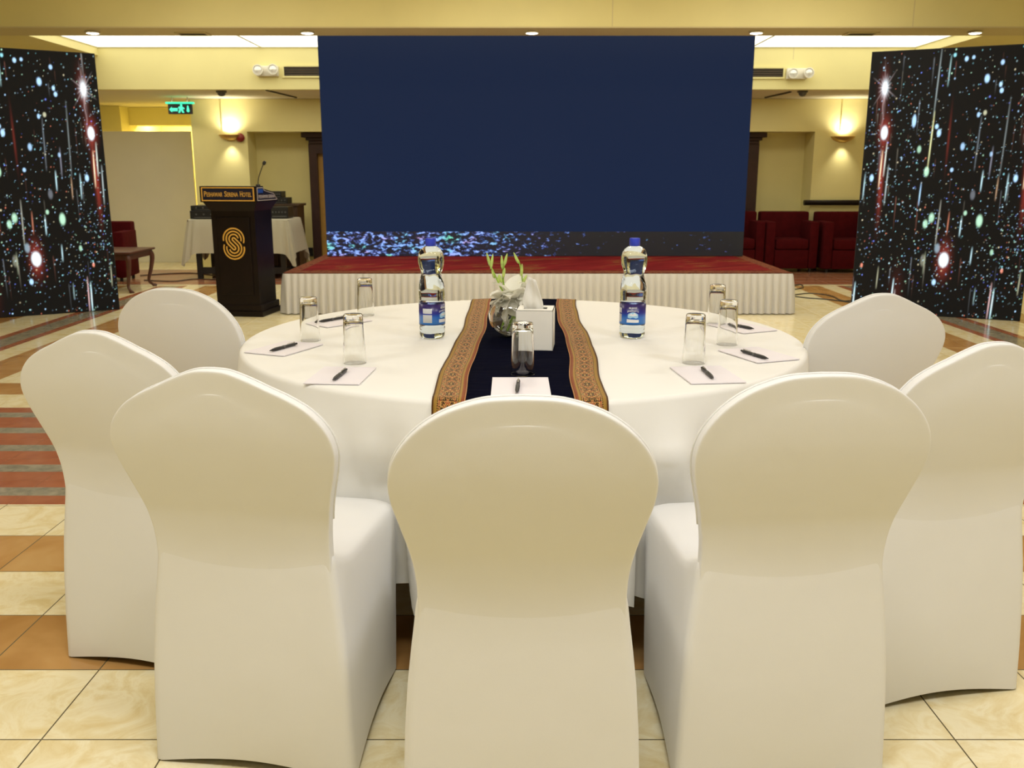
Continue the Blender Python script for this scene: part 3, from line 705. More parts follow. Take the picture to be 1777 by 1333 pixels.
# ------------------------------------------------------------------ armchairs
def armchair(x, y, rz, lab, first=[None]):
    if first[0]: return dup(first[0], (x, y, 0), rz, lab)
    r = thing('tub_armchair', lab, 'armchair', (x, y, 0), rz, 'burgundy armchairs')
    b = B(); box(b, -.33, .33, .40, .58, .05, .78, .03); finish('backrest', b, M['redcloth'], r, True)
    for s in (-1, 1): b = B(); box(b, s*.285-.06, s*.285+.06, 0, .56, .05, .665, .025); finish('armrest', b, M['redcloth'], r, True)
    b = B(); box(b, -.222, .222, .0, .40, .05, .30, .015); finish('base', b, M['redcloth'], r, True)
    b = B(); box(b, -.218, .218, -.015, .40, .302, .44, .04); finish('seat_cushion', b, M['redcloth'], r, True)
    for sx in (-1, 1):
        for sy in (0, 1): b = B(); tube(b, [(sx*.27, .05+sy*.46, 0), (sx*.27, .05+sy*.46, .052)], .02, 8); finish('foot', b, M['black'], r)
    first[0] = r; return r
armchair(3.70, 12.05, 0, 'burgundy armchair in the alcove, middle one right of the stage')
armchair(3.00, 12.08, 0, 'burgundy armchair half hidden behind right edge of the screen')
armchair(4.44, 11.98, 0, 'burgundy armchair by the wall beside the right starry panel')
lc = armchair(-5.02, 10.95, 0.1, 'burgundy armchair partly behind the left starry panel')
lc.scale = (1, 1, .90)
# cabriole coffee table
r = thing('coffee_table', 'low reddish wooden table with curved legs beside left starry panel', 'table', (-4.75, 10.25, 0))
b = B(); box(b, -.60, .60, -.36, .36, .425, .45, .01); finish('tabletop', b, M['redwood'], r, True)
b = B()
for q in ((-.55, .55, -.33, -.31), (-.55, .55, .31, .33), (-.56, -.54, -.31, .31), (.54, .56, -.31, .31)): box(b, *q, .36, .426)
finish('apron', b, M['redwood'], r)
for sx in (-1, 1):
    for sy in (-1, 1):
        b = B(); pts = spline([(sx*.53, sy*.30, .43), (sx*.565, sy*.33, .36), (sx*.55, sy*.315, .22), (sx*.52, sy*.29, .08), (sx*.545, sy*.315, .03), (sx*.58, sy*.34, .0)], 5)
        tube(b, pts, [.034-.018*min(1, i/16) + (.008 if i > 21 else 0) for i in range(len(pts))], 10); finish('leg', b, M['redwood'], r, True)
# cables on the floor
def cable(px, lab, rr=.006):
    pts = spline([P(a, c2, rr) for a, c2 in px], 6); b = B(); tube(b, pts, rr, 6); tag(finish('floor_cable', b, M['cable'], smooth=True), lab, 'cable')
cable([(1377, 512), (1405, 509), (1440, 513), (1462, 522), (1482, 521)], 'black cable on floor between stage and right starry panel, rear one')
cable([(1377, 514), (1400, 517), (1440, 520), (1478, 525)], 'black cable on floor between stage and right starry panel, front one')
cable([(1376, 496), (1390, 494), (1393, 499), (1380, 502), (1374, 500)], 'short looped black cable beside the right end of the stage')
cable([(243, 478), (290, 475), (335, 474), (380, 478)], 'black cable lying on floor left of the podium, rear one')
cable([(250, 486), (300, 488), (340, 484), (385, 486)], 'black cable lying on floor left of the podium, front one')

# ------------------------------------------------------------------ chairs
RND = [(0, .921), (.06, .918), (.11, .905), (.155, .884), (.195, .852), (.224, .812), (.2365, .770), (.2345, .725), (.222, .675), (.208, .620), (.198, .560), (.196, .50), (.197, .40)]
CRN = [(0, .921), (.035, .918), (.075, .904), (.115, .886), (.155, .868), (.195, .843), (.226, .806), (.2385, .764), (.233, .720), (.220, .672), (.207, .620), (.198, .560), (.196, .50), (.197, .40)]
def yback(z):
    if z < .60: u = z-.42; return -.2270+.09*u-.867*u*u
    return -.2389-.222*(z-.60)-.010*math.sin(PI*min(1, (z-.60)/.32))
def make_chair(prof, lab):
    r = thing('banquet_chair', lab, 'chair', (0, 0, 0), 0, 'white covered banquet chairs')
    # ----- backrest: rounded slab following the outline
    half = spline([(p_[0], p_[1]) for p_ in prof], 5)          # from crown down the right side
    n = len(half); TH = .034; RR = .020
    def nrm(i):
        a = half[max(i-1, 0)]; c_ = half[min(i+1, n-1)]; t_ = (c_-a).normalized(); v = Vector((-t_.y, t_.x))
        if i == 0: v = Vector((0, 1))
        if v.x < 0 and i > 0 and half[i].x > .1: v = -v
        if i > 0 and half[i].x <= .1 and v.y < 0: v = -v
        return v
    nr = [nrm(i) for i in range(n)]
    b = B(); rings = []
    steps = [(0.048, -.0006, -1), (.016, -.0002, -1), (.007, .0, -1), (.0026, .0003, -1), (.0006, .0016, -1), (0, .0045, 0), (0, TH-.010, 0), (.003, TH-.006, 1), (.010, TH-.002, 1), (.020, TH, 1), (.048, TH+.002, 1)]
    cols = []
    for ins, yy, _k in steps:
        R_ = []; L_ = []
        for i in range(n):
            q = half[i]-nr[i]*ins; x = max(q.x, 0.0); z = q.y
            if i == 0: x = 0
            R_.append(b.verts.new((x, yback(z)+yy, z)))
            L_.append(R_[-1] if i == 0 else b.verts.new((-x, yback(z)+yy, z)))
        cols.append((R_, L_))
    for (Ra, La), (Rb, Lb) in zip(cols, cols[1:]):
        for i in range(n-1):
            b.faces.new((Ra[i], Ra[i+1], Rb[i+1], Rb[i])); b.faces.new((La[i], Lb[i], Lb[i+1], La[i+1]))
    for (Ra, La), sg in ((cols[0], -1), (cols[-1], 1)):             # faces, slightly cushioned
        K = 10; prev = None
        for i in range(n):
            if i == 0: row = [Ra[0]]*(K+1)
            else:
                row = [La[i]]
                for k in range(1, K):
                    f = k/K; x = La[i].co.x*(1-f)+Ra[i].co.x*f; z = Ra[i].co.z
                    env = math.sin(PI*f)**.8*min(1, i/ (n*.45))*max(0, min(1, (z-.44)/.14))*(.0035 if sg < 0 else .014)
                    row.append(b.verts.new((x, Ra[i].co.y+sg*env, z)))
                row.append(Ra[i])
            if prev:
                for k in range(K):
                    vs = []
                    for v in (prev[k], prev[k+1], row[k+1], row[k]):
                        if v not in vs: vs.append(v)
                    if len(vs) > 2: b.faces.new(vs)
            prev = row
    bk = finish('backrest', b, M['cover'], r, 'all')
    md = bk.modifiers.new('s', 'SUBSURF'); md.levels = 1; md.render_levels = 1
    b = B(); pts = []
    for i in range(n-14, -1, -1): pts.append((-half[i].x, yback(half[i].y)+.024, half[i].y+.0003))
    for i in range(1, n-13): pts.append((half[i].x, yback(half[i].y)+.024, half[i].y+.0003))
    tube(b, pts, .0022, 6); finish('seam', b, M['cover'], bk, 'all')
    # ----- seat and skirt of the cover
    b = B(); NS = 96; rows = []
    def ring(z, rear, hr, front, hf, rad, lift=0., hem=0.):
        row = []
        # corner points in order, rounded rectangle with different rear and front widths
        cs = [(-hr, rear), (hr, rear), (hf, front), (-hf, front)]; pts = []
        m = NS//4
        for ci in range(4):
            c0 = Vector(cs[ci]); pv = Vector(cs[ci-1]); nx_ = Vector(cs[(ci+1) % 4])
            rd = rad if ci >= 2 else min(rad, .022)
            a = c0+(pv-c0).normalized()*rd; e = c0+(nx_-c0).normalized()*rd
            nxt = nx_+(c0-nx_).normalized()*(rad if (ci+1) % 4 >= 2 else min(rad, .022))
            for k in range(8): t_ = k/8; pts.append((1-t_)**2*a+2*t_*(1-t_)*c0+t_*t_*e)
            for k in range(m-8): t_ = k/(m-8); pts.append(e+(nxt-e)*t_)
        for i, q in enumerate(pts):
            fy = (q.y-rear)/(front-rear); zz = z + lift*max(0, 1-fy*3.2)**1.5
            side = (i % m); arch = math.sin(PI*max(0, (side-8))/(m-8)) if side > 8 else 0
            if hem: zz += hem*arch*.9; q = q*(1-.03*arch*hem/.03)
            row.append(b.verts.new((q.x, q.y, zz)))
        return row
    spec = [(.004, -.250, .236, .232, .215, .02, 0, .022), (.03, -.249, .236, .233, .216, .022, 0, .012), (.12, -.246, .233, .236, .219, .026, 0, 0), (.24, -.240, .228, .240, .222, .03, 0, 0), (.33, -.2345, .221, .242, .225, .036, .005, 0),
            (.39, -.230, .213, .244, .228, .044, .015, 0), (.43, -.227, .206, .246, .230, .052, .03, 0), (.452, -.2255, .202, .244, .229, .055, .045, 0), (.466, -.224, .199, .237, .223, .055, .05, 0), (.474, -.222, .190, .224, .210, .055, .05, 0), (.478, -.215, .165, .195, .180, .05, .04, 0), (.482, -.15, .10, .13, .11, .04, .01, 0)]
    for s_ in spec: rows.append(ring(s_[0], s_[1], s_[2], s_[3], s_[4]*.86, s_[5], s_[6], s_[7]))
    for a, c_ in zip(rows, rows[1:]):
        for i in range(len(a)): b.faces.new((a[i], a[(i+1) % len(a)], c_[(i+1) % len(a)], c_[i]))
    b.faces.new(rows[-1])
    sk = finish('seat_skirt', b, M['cover'], r, 'all')
    return r
CT = (.036, 3.02)
ch = [  # x, y, turn (deg, + = clockwise), kind, label
 (.019, 1.780, 0, 'r', 'white covered banquet chair, rounded top, nearest in the centre, its back to the camera'),
 (.556, 1.957, -6, 'r', 'white covered banquet chair with rounded top, directly right of the central front one'),
 (-.530, 1.998, 10, 'c', 'white covered banquet chair with peaked top, directly left of the central front one'),
 (-.928, 2.42, 15, 'c', 'white covered banquet chair with peaked top at far left, hem and floor tiles visible'),
 (1.014, 2.27, -13, 'c', 'white covered banquet chair with peaked top, cut off by the right edge of the photo'),
 (-1.025, 3.23, 17, 'r', 'white covered banquet chair left behind the table, only rounded top visible'),
 (1.112, 3.11, -10, 'c', 'white covered banquet chair right behind the table, only peaked top visible')]
protos = {}
for x, y, a, kd, lab in ch:
    if kd in protos: dup(protos[kd], (x, y, 0), -math.radians(a), lab)
    else: protos[kd] = make_chair(RND if kd == 'r' else CRN, lab); protos[kd].location = (x, y, 0); protos[kd].rotation_euler = (0, 0, -math.radians(a))

# ------------------------------------------------------------------ table and cloth
r = thing('round_table', 'round banquet table hidden beneath the white cloth', 'table', (*CT, 0))
b = B(); lathe(b, [(0, .722), (.90, .722), (.905, .73), (.905, .742), (.90, .748), (0, .748)], 72); finish('tabletop', b, M['brownwood'], r, True)
for i in range(4):
    a = PI/4+i*PI/2; b = B(); tube(b, [(.42*math.cos(a), .42*math.sin(a), .722), (.48*math.cos(a), .48*math.sin(a), 0)], .016, 10); finish('leg', b, M['grey'], r, True)
b = B(); NA = 360; TR = .922; rows = []
rng = random.Random(3); ph = [rng.random()*6.28 for _ in range(8)]
def fold(a):
    v = .9*math.sin(11*a+ph[0]+.8*math.sin(2*a+ph[1])) + .7*math.sin(17*a+ph[2]+.9*math.sin(3*a+ph[3])) + .55*math.sin(29*a+ph[4]) + .3*math.sin(43*a+ph[5])
    return v/1.6
zs = [(.7525, .0, 0)]
radii = [.2, .4, .6, .75, .85, .89]
cv = b.verts.new((0, 0, .753)); rows = []
for rr in radii: rows.append([b.verts.new((rr*math.cos(2*PI*i/NA), rr*math.sin(2*PI*i/NA), .7525)) for i in range(NA)])
for k in range(6):
    th = k/5*PI/2; rows.append([b.verts.new(((TR-.014+.014*math.sin(th))*math.cos(2*PI*i/NA), (TR-.014+.014*math.sin(th))*math.sin(2*PI*i/NA), .7525-.014*(1-math.cos(th)))) for i in range(NA)])
NDZ = 16; DROP = .53
for k in range(1, NDZ+1):
    f = k/NDZ; row = []
    for i in range(NA):
        a = 2*PI*i/NA; fo = fold(a); hem = .018*fo
        z = .7385-(DROP+hem)*f
        rr = TR + .004 + (.02*f + .07*(f**.9)*fo)*min(1, f*4) + .006*math.sin(PI*f)
        x, y = rr*math.cos(a), rr*math.sin(a)
        wx, wy = x+CT[0], y+CT[1]
        if z < .60:                                         # the cloth yields where a seat pushes under it
            amt = min(1, (.60-z)/.09)
            for cx_, cy_, ad, kd, lab in ch:
                t_ = math.radians(ad); s = 0
                for s_ in range(40):
                    qx, qy = wx-x/rr*s_*.01, wy-y/rr*s_*.01; dx, dy = qx-cx_, qy-cy_
                    lx = dx*math.cos(t_)-dy*math.sin(t_); ly = dx*math.sin(t_)+dy*math.cos(t_)
                    if abs(lx) < .22 and -.28 < ly < .262: s = s_+1
                    else: break
                if s: wx -= x/rr*s*.01*amt; wy -= y/rr*s*.01*amt
        row.append(b.verts.new((wx-CT[0], wy-CT[1], z)))
    rows.append(row)
for i in range(NA): b.faces.new((cv, rows[0][i], rows[0][(i+1) % NA]))
for a, c_ in zip(rows, rows[1:]):
    for i in range(NA): b.faces.new((a[i], a[(i+1) % NA], c_[(i+1) % NA], c_[i]))
cl = tag(finish('white_tablecloth', b, M['cloth'], smooth='all', loc=(*CT, 0)), 'large white cloth draped over the round banquet table', 'tablecloth')
TT = .7545
# runner ----------------------------------------------------------------
r = thing('table_runner', 'navy velvet table runner with two gold brocade borders across the table', 'table runner', (*CT, TT)); r.rotation_euler = (0, 0, -.018)
def runner_strip(name, x0, x1, mat, lift, sgn=1, lab=None):
    b = B(); uvl = b.loops.layers.uv.new('uv'); K = 6; rowz = []
    ys = [(-TR-.05, -.26), (-TR-.036, -.15), (-TR-.016, -.06), (-TR-.006, -.02), (-TR+.004, -.006), (-TR+.02, 0)]
    N_ = 60
    ys += [(-TR+.02+(2*TR-.04)*i/N_, 0) for i in range(1, N_)]
    ys += [(TR-.02, 0), (TR-.004, -.006), (TR+.006, -.02), (TR+.016, -.06), (TR+.045, -.2)]
    s = 0; pr_ = None; out = []
    for (y, dz) in ys:
        if pr_: s += math.hypot(y-pr_[0], dz-pr_[1])
        pr_ = (y, dz); row = []
        wob = .005*math.sin(y*5+1.0)+.002*math.sin(y*13)
        if sgn > 0: wob = .007*math.sin(y*5.2+2.6)+.002*math.sin(y*14+1)
        for k in range(K+1):
            f = k/K; x = x0+(x1-x0)*f
            x += wob*(1 if name != 'velvet' else (1 if f > .5 else -1)*0 + (0))
            # the cloth top dips at the round rim: the strip follows the circle
            yl = y; z = dz
            if abs(y) > TR-.03: yl = math.copysign(abs(y) - (TR-math.sqrt(max(.01, TR*TR-x*x))), y)
            z += lift+.0006*math.sin(y*40+x*25)
            row.append((b.verts.new((x, yl, z)), f, s))
        out.append(row)
    for a, c_ in zip(out, out[1:]):
        for k in range(K):
            q = (a[k], a[k+1], c_[k+1], c_[k]); f_ = b.faces.new([v[0] for v in q])
            for lp, v in zip(f_.loops, q): lp[uvl].uv = (v[1], v[2])
    o = finish(name, b, mat, r, 'all'); md = o.modifiers.new('t', 'SOLIDIFY'); md.thickness = .0012; md.offset = 1
    if lab: o['label'] = lab
    return o
runner_strip('velvet', -.150, .150, M['velvet'], .0006)
runner_strip('border', -.136, -.218, M['brocade'], .0022, -1, 'gold and rust brocade border')
runner_strip('border', .136, .218, M['brocade'], .0022, 1, 'gold and rust brocade border')
# bottles ----------------------------------------------------------------
def wrapm(R_, zc, ang):      # bend flat lettering onto a cylinder
    return R_, zc, ang
def on_cyl(o, R_, ang0):
    for v in o.data.vertices:
        a = ang0+v.co.x/R_; rr = R_+v.co.z; z = v.co.y
        v.co = Vector((rr*math.sin(a), -rr*math.cos(a), z))
def make_bottle(lab):
    r = thing('water_bottle', lab, 'bottle', (0, 0, 0), 0, 'large water bottles with blue caps')
    b = B(); seg = 48
    pf = [(0, .006), (.012, .004), (.026, .001), (.034, .000), (.040, .006), (.0425, .014), (.0425, .024), (.0412, .027), (.0425, .030), (.0425, .038), (.0412, .041), (.0425, .044), (.0425, .118), (.0412, .121), (.0428, .125), (.0412, .130), (.0428, .134), (.0415, .139), (.0432, .144), (.0430, .156), (.0418, .170), (.0392, .184), (.0352, .198),
          (.0322, .209), (.0326, .217), (.0370, .229), (.0412, .243), (.0430, .257), (.0424, .271), (.0390, .284), (.0325, .2945), (.0225, .301), (.0140, .305), (.0135, .310), (.0135, .316), (0, .316)]
    rings = []
    for rr, z in pf:
        if rr < 1e-6: rings.append([b.verts.new((0, 0, z))]); continue
        row = []
        for i in range(seg):
            a = 2*PI*i/seg; k = 1.
            if .16 < z < .25: k = 1+.06*math.sin(7*a+z*90)*math.sin(PI*(z-.16)/.09)
            if z < .02: k = 1-.10*max(0, math.sin(5*a))*(1-z/.02)
            row.append(b.verts.new((rr*k*math.cos(a), rr*k*math.sin(a), z+(0 if z > .02 else 0))))
        rings.append(row)
    for a, c_ in zip(rings, rings[1:]):
        for i in range(seg):
            j = (i+1) % seg
            if len(a) == 1: b.faces.new((a[0], c_[i], c_[j]))
            elif len(c_) == 1: b.faces.new((a[i], c_[0], a[j]))
            else: b.faces.new((a[i], c_[i], c_[j], a[j]))
    finish('body', b, M['water'], r, 'all')
    b = B(); m = 40
    prof = [(.0148, .303), (.0172, .306), (.0172, .326), (.0160, .329), (0, .3295)]
    rg = [[b.verts.new((rr*(1+(.02 if i % 2 else 0))*math.cos(2*PI*i/m), rr*(1+(.02 if i % 2 else 0))*math.sin(2*PI*i/m), z)) for i in range(m)] if rr else [b.verts.new((0, 0, z))] for rr, z in prof]
    for a, c_ in zip(rg, rg[1:]):
        for i in range(m):
            if len(c_) == 1: b.faces.new((a[i], a[(i+1) % m], c_[0]))
            else: b.faces.new((a[i], a[(i+1) % m], c_[(i+1) % m], c_[i]))
    finish('cap', b, M['cap'], r, True)
    b = B(); uvl = b.loops.layers.uv.new('uv'); R_ = .0434; m = 64
    lo = [b.verts.new((R_*math.sin(2*PI*i/m), -R_*math.cos(2*PI*i/m), .047)) for i in range(m)]; hi = [b.verts.new((v.co.x, v.co.y, .116)) for v in lo]
    for i in range(m):
        j = (i+1) % m; f_ = b.faces.new((lo[i], lo[j], hi[j], hi[i]))
        for lp, uv in zip(f_.loops, ((i/m, 0), ((i+1)/m, 0), ((i+1)/m, 1), (i/m, 1))): lp[uvl].uv = ((uv[0]+.5) % 1.0001 if False else uv[0], uv[1])
    lb = finish('label', b, M['label'], r, 'all'); md = lb.modifiers.new('t', 'SOLIDIFY'); md.thickness = .0004
    I4 = Matrix.Identity(4)
    o = text_mesh('brand_lettering', 'MURREE', .0085, M['whiteprint'], lb, Matrix.Translation((0, .1035, .0004)), .0002, width=.026); o.data.update(); on_cyl(o, .0438, 0)
    o = text_mesh('brand_lettering', 'SPARKLETTS', .0075, M['whiteprint'], lb, Matrix.Translation((0, .0945, .0004)), .0002, width=.038)
    for v in o.data.vertices: v.co.y -= (v.co.x/.02)**2*.004
    on_cyl(o, .0438, 0)
    b = B(); pts = [(-.017, .072)]+[(-.017+.034*i/12, .083+.007*math.sin(PI*i/12)) for i in range(13)]+[(.017, .072), (.010, .070), (0, .073), (-.009, .070)]
    prism(b, pts, .0002, .0008); o = finish('lake_print', b, M['marbleprint'], lb); on_cyl(o, .0438, 0)
    b = B(); prism(b, [(-.014, .079), (-.006, .0865), (-.001, .083), (.006, .088), (.015, .079), (0, .077)], .0006, .0012); o = finish('mountain_print', b, M['whiteprint'], lb); on_cyl(o, .0438, 0)
    b = B(); prism(b, [(-.020, .056), (.020, .056), (.020, .065), (-.020, .067)], .0002, .0008)
    bmesh.ops.subdivide_edges(b, edges=b.edges[:], cuts=4, use_grid_fill=True); o = finish('white_print', b, M['whiteprint'], lb); on_cyl(o, .0438, 0)
    return r
bt = make_bottle('tall water bottle with blue cap standing left of the runner'); bt.location = (-.266, 2.985, TT-.001); bt.rotation_euler = (0, 0, math.radians(62))
dup(bt, (.402, 2.99, TT-.001), math.radians(-6), 'tall water bottle with blue cap standing right of the runner')
# tumblers ----------------------------------------------------------------
def make_glass(lab):
    r = tag(finish('tumbler', lathe(B(), [(0, .143), (.024, .143), (.0265, .1415), (.0280, .1375), (.02805, .1365), (.0281, .134), (.0329, .004), (.03298, .0022), (.0330, .0015), (.0325, 0), (.0310, .0005), (.03095, .0016), (.0309, .004), (.0264, .108), (.0262, .112), (.0258, .118), (.0250, .1215), (.018, .1255), (0, .1262)], 48), M['glass'], smooth=True), lab, 'glass', 'upturned glass tumblers'); return r
G = [(.029, 2.405, 'upturned clear tumbler on the navy runner in front of the tissue box'), (-.456, 2.57, 'upturned clear tumbler nearest on the left half of the table'), (-.663, 2.93, 'upturned clear tumbler at left, near the table edge beside the far left notepad'),
     (-.565, 3.47, 'upturned clear tumbler at back left of the table, before the stage skirt'), (.527, 2.57, 'upturned clear tumbler nearest on the right half of the table'), (.690, 2.86, 'upturned clear tumbler at right, front one of the close pair'), (.745, 3.27, 'upturned clear tumbler at back right, rear one of the close pair')]
g0 = make_glass(G[0][2]); g0.location = (G[0][0], G[0][1], TT+.002)
for x, y, lab in G[1:]: o = g0.copy(); COL.objects.link(o); o.location = (x, y, TT-.001); o['label'] = lab
# notepads and pens ----------------------------------------------------------
PD = [(.022, 2.245, 0, 'white notepad on the runner before the central front chair', 'black pen on the central notepad on the runner'),
      (-.463, 2.392, -4, 'white notepad on the cloth at front left', 'black pen on the front left notepad'),
      (-.712, 2.782, -23, 'white notepad near the left edge of the table', 'black pen on the notepad at the left table edge'),
      (-.642, 3.30, -42, 'white notepad at back left, behind the tumblers', 'black pen on the back left notepad'),
      (.529, 2.402, 6, 'white notepad on the cloth at front right', 'black pen on the front right notepad'),
      (.742, 2.680, 21, 'white notepad near the right edge of the table, in front of the pair of glasses', 'black pen on the notepad at the right table edge'),
      (.815, 3.175, 25, 'white notepad at back right, behind the pair of glasses', 'black pen on the back right notepad')]
PN = [((.017, 2.287), (.012, 2.161)), ((-.456, 2.434), (-.468, 2.307)), ((-.684, 2.821), (-.736, 2.707)), ((-.63, 3.358), (-.701, 3.264)), ((.527, 2.457), (.531, 2.327)), ((.698, 2.707), (.747, 2.584)), ((.775, 3.22), (.841, 3.102))]
pad0 = pen0 = None
for i, ((x, y, a, lp_, ln_), (pa, pb)) in enumerate(zip(PD, PN)):
    zt = TT+(.0025 if i == 0 else -.0005)
    if not pad0:
        pad0 = thing('notepad', lp_, 'notepad', (0, 0, 0), 0, 'notepads laid round the table'); b = B(); box(b, -.074, .074, -.102, .102, 0, .003, .0004); finish('sheets', b, M['paper'], pad0)
        b = B(); box(b, -.074, .074, .0985, .1025, .003, .0034); finish('glue_edge', b, M['paper'], pad0); q = pad0
        pad0.location = (x, y, zt); pad0.rotation_euler = (0, 0, math.radians(a))
    else: dup(pad0, (x, y, zt), math.radians(a), lp_)
    pa, pb = Vector(pa), Vector(pb); m_ = (pa+pb)/2; d_ = pa-pb; az = math.atan2(d_.y, d_.x)
    loc = (m_.x, m_.y, zt+.0036+.0052)
    if not pen0:
        pen0 = thing('pen', ln_, 'pen', loc, az, 'black pens on the notepads'); RY = Matrix.Rotation(PI/2, 4, 'Y')
        b = B(); lathe(b, [(0, -.066), (.0012, -.066), (.0018, -.061), (.0040, -.052), (.0052, -.040), (.0054, -.015), (.0048, -.012), (.0048, .055), (.0038, .058), (.0030, .0585), (.0030, .066), (0, .067)], 16, RY); finish('barrel', b, M['black'], pen0, True)
        b = B(); box(b, .018, .056, -.0015, .0015, .0062, .0074, .0004); box(b, .050, .056, -.0015, .0015, .0045, .0064); finish('clip', b, M['silver'], pen0)
        b = B(); lathe(b, [(.0050, -.004), (.0056, -.002), (.0056, .003), (.0050, .005)], 16, RY); finish('band', b, M['grey'], pen0, True)
    else: dup(pen0, loc, az, ln_)
# tissue box --------------------------------------------------------------
r = thing('tissue_box', 'white cube tissue box with a tissue sticking up on the runner', 'tissue box', (.074, 2.798, TT+.002), -.10)
b = B(); W = .057; H = .124
for q in ((-W, W, -W, -W+.002, 0, H), (-W, W, W-.002, W, 0, H), (-W, -W+.002, -W, W, 0, H), (W-.002, W, -W, W, 0, H), (-W, W, -W, W, 0, .002), (-W, W, -W, -.022, H-.002, H), (-W, W, .022, W, H-.002, H), (-W, -.036, -.022, .022, H-.002, H), (.036, W, -.022, .022, H-.002, H)): box(b, *q)
bx = finish('carton', b, M['box'], r)
b = B(); rows = []; K = 14; NZ_ = 14
ysf = lambda f: .006*math.sin(f*5)+.0015*math.sin(f*17)
for j in range(NZ_+1):
    g = j/NZ_; z = H-.03+g*.118; row = []
    hw0 = interp(g, [0, .4, .9, 1], [.027, .033, .016, .012]); lean = interp(g, [0, .4, 1], [0, -.010, -.012])
    for k in range(K+1):
        f = k/K; x = -hw0+2*hw0*f*(1) + lean; x = x*(1-.0*g)
        zz = z + (.008*g*(1-f))
        row.append(b.verts.new((x, ysf(f)*(1-.2*g)+.003*math.sin(g*8+f*5), zz)))
    rows.append(row)
for a, c_ in zip(rows, rows[1:]):
    for k in range(K): b.faces.new((a[k], a[k+1], c_[k+1], c_[k]))
o = finish('tissue', b, M['tissue'], r, 'all'); md = o.modifiers.new('t', 'SOLIDIFY'); md.thickness = .0015
# fish bowl vase with gladioli ---------------------------------------------
VX, VY = -.006, 2.985; VR = .072
r = thing('glass_vase', 'round glass bowl vase with white flowers left of tissue box', 'vase', (VX, VY, TT+.002))
pf = []
for i in range(25):
    a = -PI/2+i/24*(PI*.84); pf.append((max(0., VR*math.cos(a)), VR+VR*math.sin(a)-.004*(math.sin(a) < -.97)))
pf[0] = (0, .003)
rim = pf[-1]; pf.append((rim[0]+.001, rim[1]+.008)); inn = [(rim[0]-.0012, rim[1]+.008)]
for i in range(24, -1, -1):
    a = -PI/2+i/24*(PI*.84); inn.append((max(0., (VR-.0025)*math.cos(a)), VR+(VR-.0025)*math.sin(a)))
inn[-1] = (0, .0055)
b = B(); lathe(b, pf+inn, 48); finish('bowl', b, M['glass'], r, 'all')
def petal(b, o, d_, ln, wd, curl=.4, twist=0.):
    d_ = Vector(d_).normalized(); side = d_.cross(Vector((0, 0, 1)));
    if side.length < .1: side = Vector((1, 0, 0))
    side.normalize(); side = Matrix.Rotation(twist, 3, d_) @ side; nr = side.cross(d_).normalized(); rows = []
    for j in range(9):
        g = j/8; wv = wd*math.sin(PI*min(.96, .1+g*.88))**.7; c0 = Vector(o)+d_*ln*g - nr*curl*ln*g*g
        rows.append([b.verts.new(c0+side*wv*(k/3-1)+nr*(wd*.28*((k/3-1)**2)+.0015*math.sin(g*17+k*2))) for k in range(7)])
    for a, c_ in zip(rows, rows[1:]):
        for k in range(6): b.faces.new((a[k], a[k+1], c_[k+1], c_[k]))
rg = random.Random(11)
def blossom(parent, o, axis, sz, n=5):
    b = B(); ax = Vector(axis).normalized(); p1 = ax.orthogonal().normalized(); p2 = ax.cross(p1)
    for i in range(n):
        a = 2*PI*i/n+rg.random()*.5; sp_ = .85+.6*rg.random()
        petal(b, o, ax+(p1*math.cos(a)+p2*math.sin(a))*sp_, sz*(.95+.3*rg.random()), sz*.50, .25+.3*rg.random(), rg.random()*.8)
    o_ = finish('blossom', b, M['petal'], parent, 'all'); return o_
def budstem(lab, pts, buds, blooms):
    r = thing('gladiolus', lab, 'flower', (VX, VY, TT+.012), 0, 'gladiolus stems in the vase')
    sp_ = spline(pts, 6); b = B(); tube(b, sp_, [.0038-.0018*i/len(sp_) for i in range(len(sp_))], 8); finish('stem', b, M['stem'], r, 'all')
    for (p_, d_, ln) in buds:
        b = B(); p_ = Vector(p_); d_ = Vector(d_).normalized(); tube(b, [p_+d_*ln*g for g in (0, .2, .5, .8, 1)], [.0022, .0046, .0050, .0034, .0008], 8); finish('bud', b, M['bud'], r, 'all')
    for o_, ax, sz in blooms: blossom(r, o_, ax, sz)
    return r
# offsets are relative to (VX, VY, TT+.012)
budstem('leftmost gladiolus stem with green buds and white blossom in the vase', [(.03, .01, .01), (.0, 0, .09), (-.022, -.005, .135), (-.045, -.004, .185), (-.064, 0, .225), (-.071, 0, .252)],
        [((-.066, 0, .225), (-.25, 0, 1), .045), ((-.064, 0, .215), (.15, 0, 1), .050), ((-.052, 0, .185), (-.25, 0, 1), .035), ((-.040, 0, .165), (.1, -.2, 1), .035)],
        [((-.012, -.012, .115), (-.3, -.4, .6), .046), ((-.028, -.01, .100), (-.7, -.4, .2), .038)])
budstem('second gladiolus stem from left with green buds and white blossoms', [(-.03, .0, .012), (-.01, .01, .09), (-.020, .008, .15), (-.024, .006, .20), (-.018, .004, .235)],
        [((-.020, .004, .225), (.25, 0, 1), .042), ((-.026, .004, .215), (-.05, 0, 1), .045), ((-.024, .0, .185), (.2, -.1, 1), .035), ((-.028, .0, .170), (-.3, -.1, 1), .030)],
        [((.0, -.015, .135), (-.15, -.5, .9), .056), ((.018, -.02, .115), (.3, -.8, .3), .052), ((.0, -.02, .095), (-.1, -1, .1), .046)])
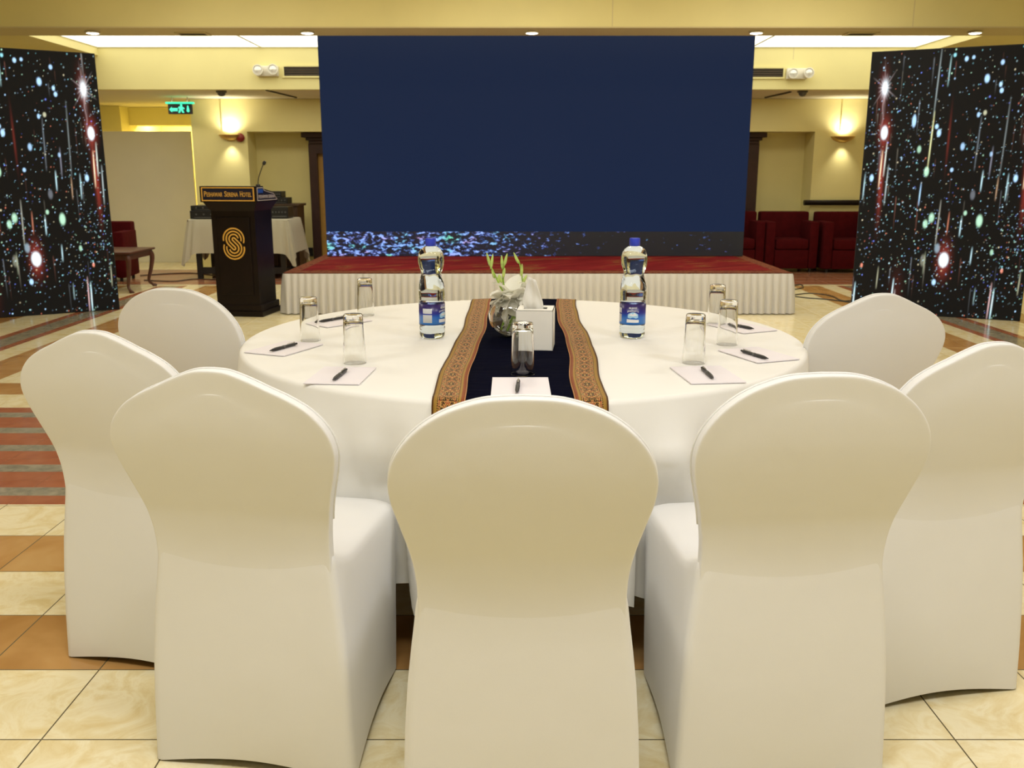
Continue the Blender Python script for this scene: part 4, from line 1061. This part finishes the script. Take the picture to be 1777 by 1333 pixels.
budstem('rightmost gladiolus stem with green buds behind the tissue', [(-.01, -.02, .012), (.02, .0, .09), (.036, .01, .15), (.038, .012, .20), (.030, .012, .235), (.022, .012, .250)],
        [((.028, .012, .232), (-.45, 0, 1), .040), ((.037, .012, .19), (.05, -.1, 1), .042), ((.04, .012, .165), (.5, 0, 1), .034)],
        [((.036, .0, .125), (.4, -.5, .7), .052), ((.055, .008, .150), (.5, -.1, .9), .036), ((.028, .02, .13), (.1, .5, .9), .048)])
# loose petals lying in the bowl
b = B()
for i in range(12):
    a = rg.random()*6.28; rr = rg.random()*.028; petal(b, (rr*math.cos(a), rr*math.sin(a), .012+rg.random()*.05), (math.cos(a+2), math.sin(a+2), .5*rg.random()), .032, .015, .3, rg.random()*2)
o = finish('loose_petals', b, M['petal'], r_v if False else None, 'all'); o.location = (VX, VY, TT+.006); tag(o, 'white petals lying inside the round glass bowl', 'petals'); o['kind'] = 'stuff'

# ------------------------------------------------------------------ light
W_ = bpy.data.worlds.new('world'); SC.world = W_; W_.use_nodes = True; W_.node_tree.nodes['Background'].inputs[0].default_value = (.9, .85, .7, 1); W_.node_tree.nodes['Background'].inputs[1].default_value = .15
def area(name, loc, sx, sy, e, col, rot=(0, 0, 0)):
    l = bpy.data.lights.new(name, 'AREA'); l.shape = 'RECTANGLE'; l.size = sx; l.size_y = sy; l.energy = e; l.color = col
    o = bpy.data.objects.new(name, l); COL.objects.link(o); o.location = loc; o.rotation_euler = rot; return o
for x, y, e, c_ in ((-2.1, .85, 35, (1, .97, .89)), (0, .85, 47, (.98, .98, .98)), (2.1, .85, 42, (.96, .97, 1.03)), (-2.6, 4.6, 32, (1, .95, .80)), (0, 4.9, 26, (1, .96, .84)), (2.6, 4.6, 36, (1, .96, .92)),
                    (-2.6, 7.4, 26, (1, .95, .78)), (0, 7.4, 34, (1, .95, .80)), (2.6, 7.4, 40, (1, .95, .82)), (-1.8, -1.6, 11, (1, .98, .94)), (1.8, -1.6, 11, (.96, .97, 1.04))):  # final pair: unseen fill added behind the camera to soften contrast
    area('ceiling_lamp_or_fill', (x, y, 3.17), .9, .5, e, c_)
area('cove_light', ((LX+RX)/2, 9.56, 2.63), RX-LX-.3, .12, 25, (1, .96, .80), (math.radians(160), 0, 0))
area('alcove_fill', (-.6, 11.9, LZ-.02), 9, .3, 30, (1, .93, .72))  # unseen fill, added to brighten the back wall and partition
area('partition_fill', (-5.3, 12.0, LZ-.03), 1.6, .3, 9, (1, .93, .74))  # no fixture here: added to lighten the partition board
area('corridor_light', (-5.0, 14.9, LZ-.05), 1.4, .3, 46, (1, .87, .48))
# ------------------------------------------------------------------ colour
vs = SC.view_settings; vs.view_transform = 'Standard'; vs.look = 'None'; vs.gamma = 1; vs.exposure = -0.2; vs.use_curve_mapping = False
SC.cycles.max_bounces = 12; SC.cycles.transmission_bounces = 12; SC.cycles.glossy_bounces = 6; SC.cycles.diffuse_bounces = 5; SC.cycles.caustics_refractive = True
SC.cycles.use_denoising = True
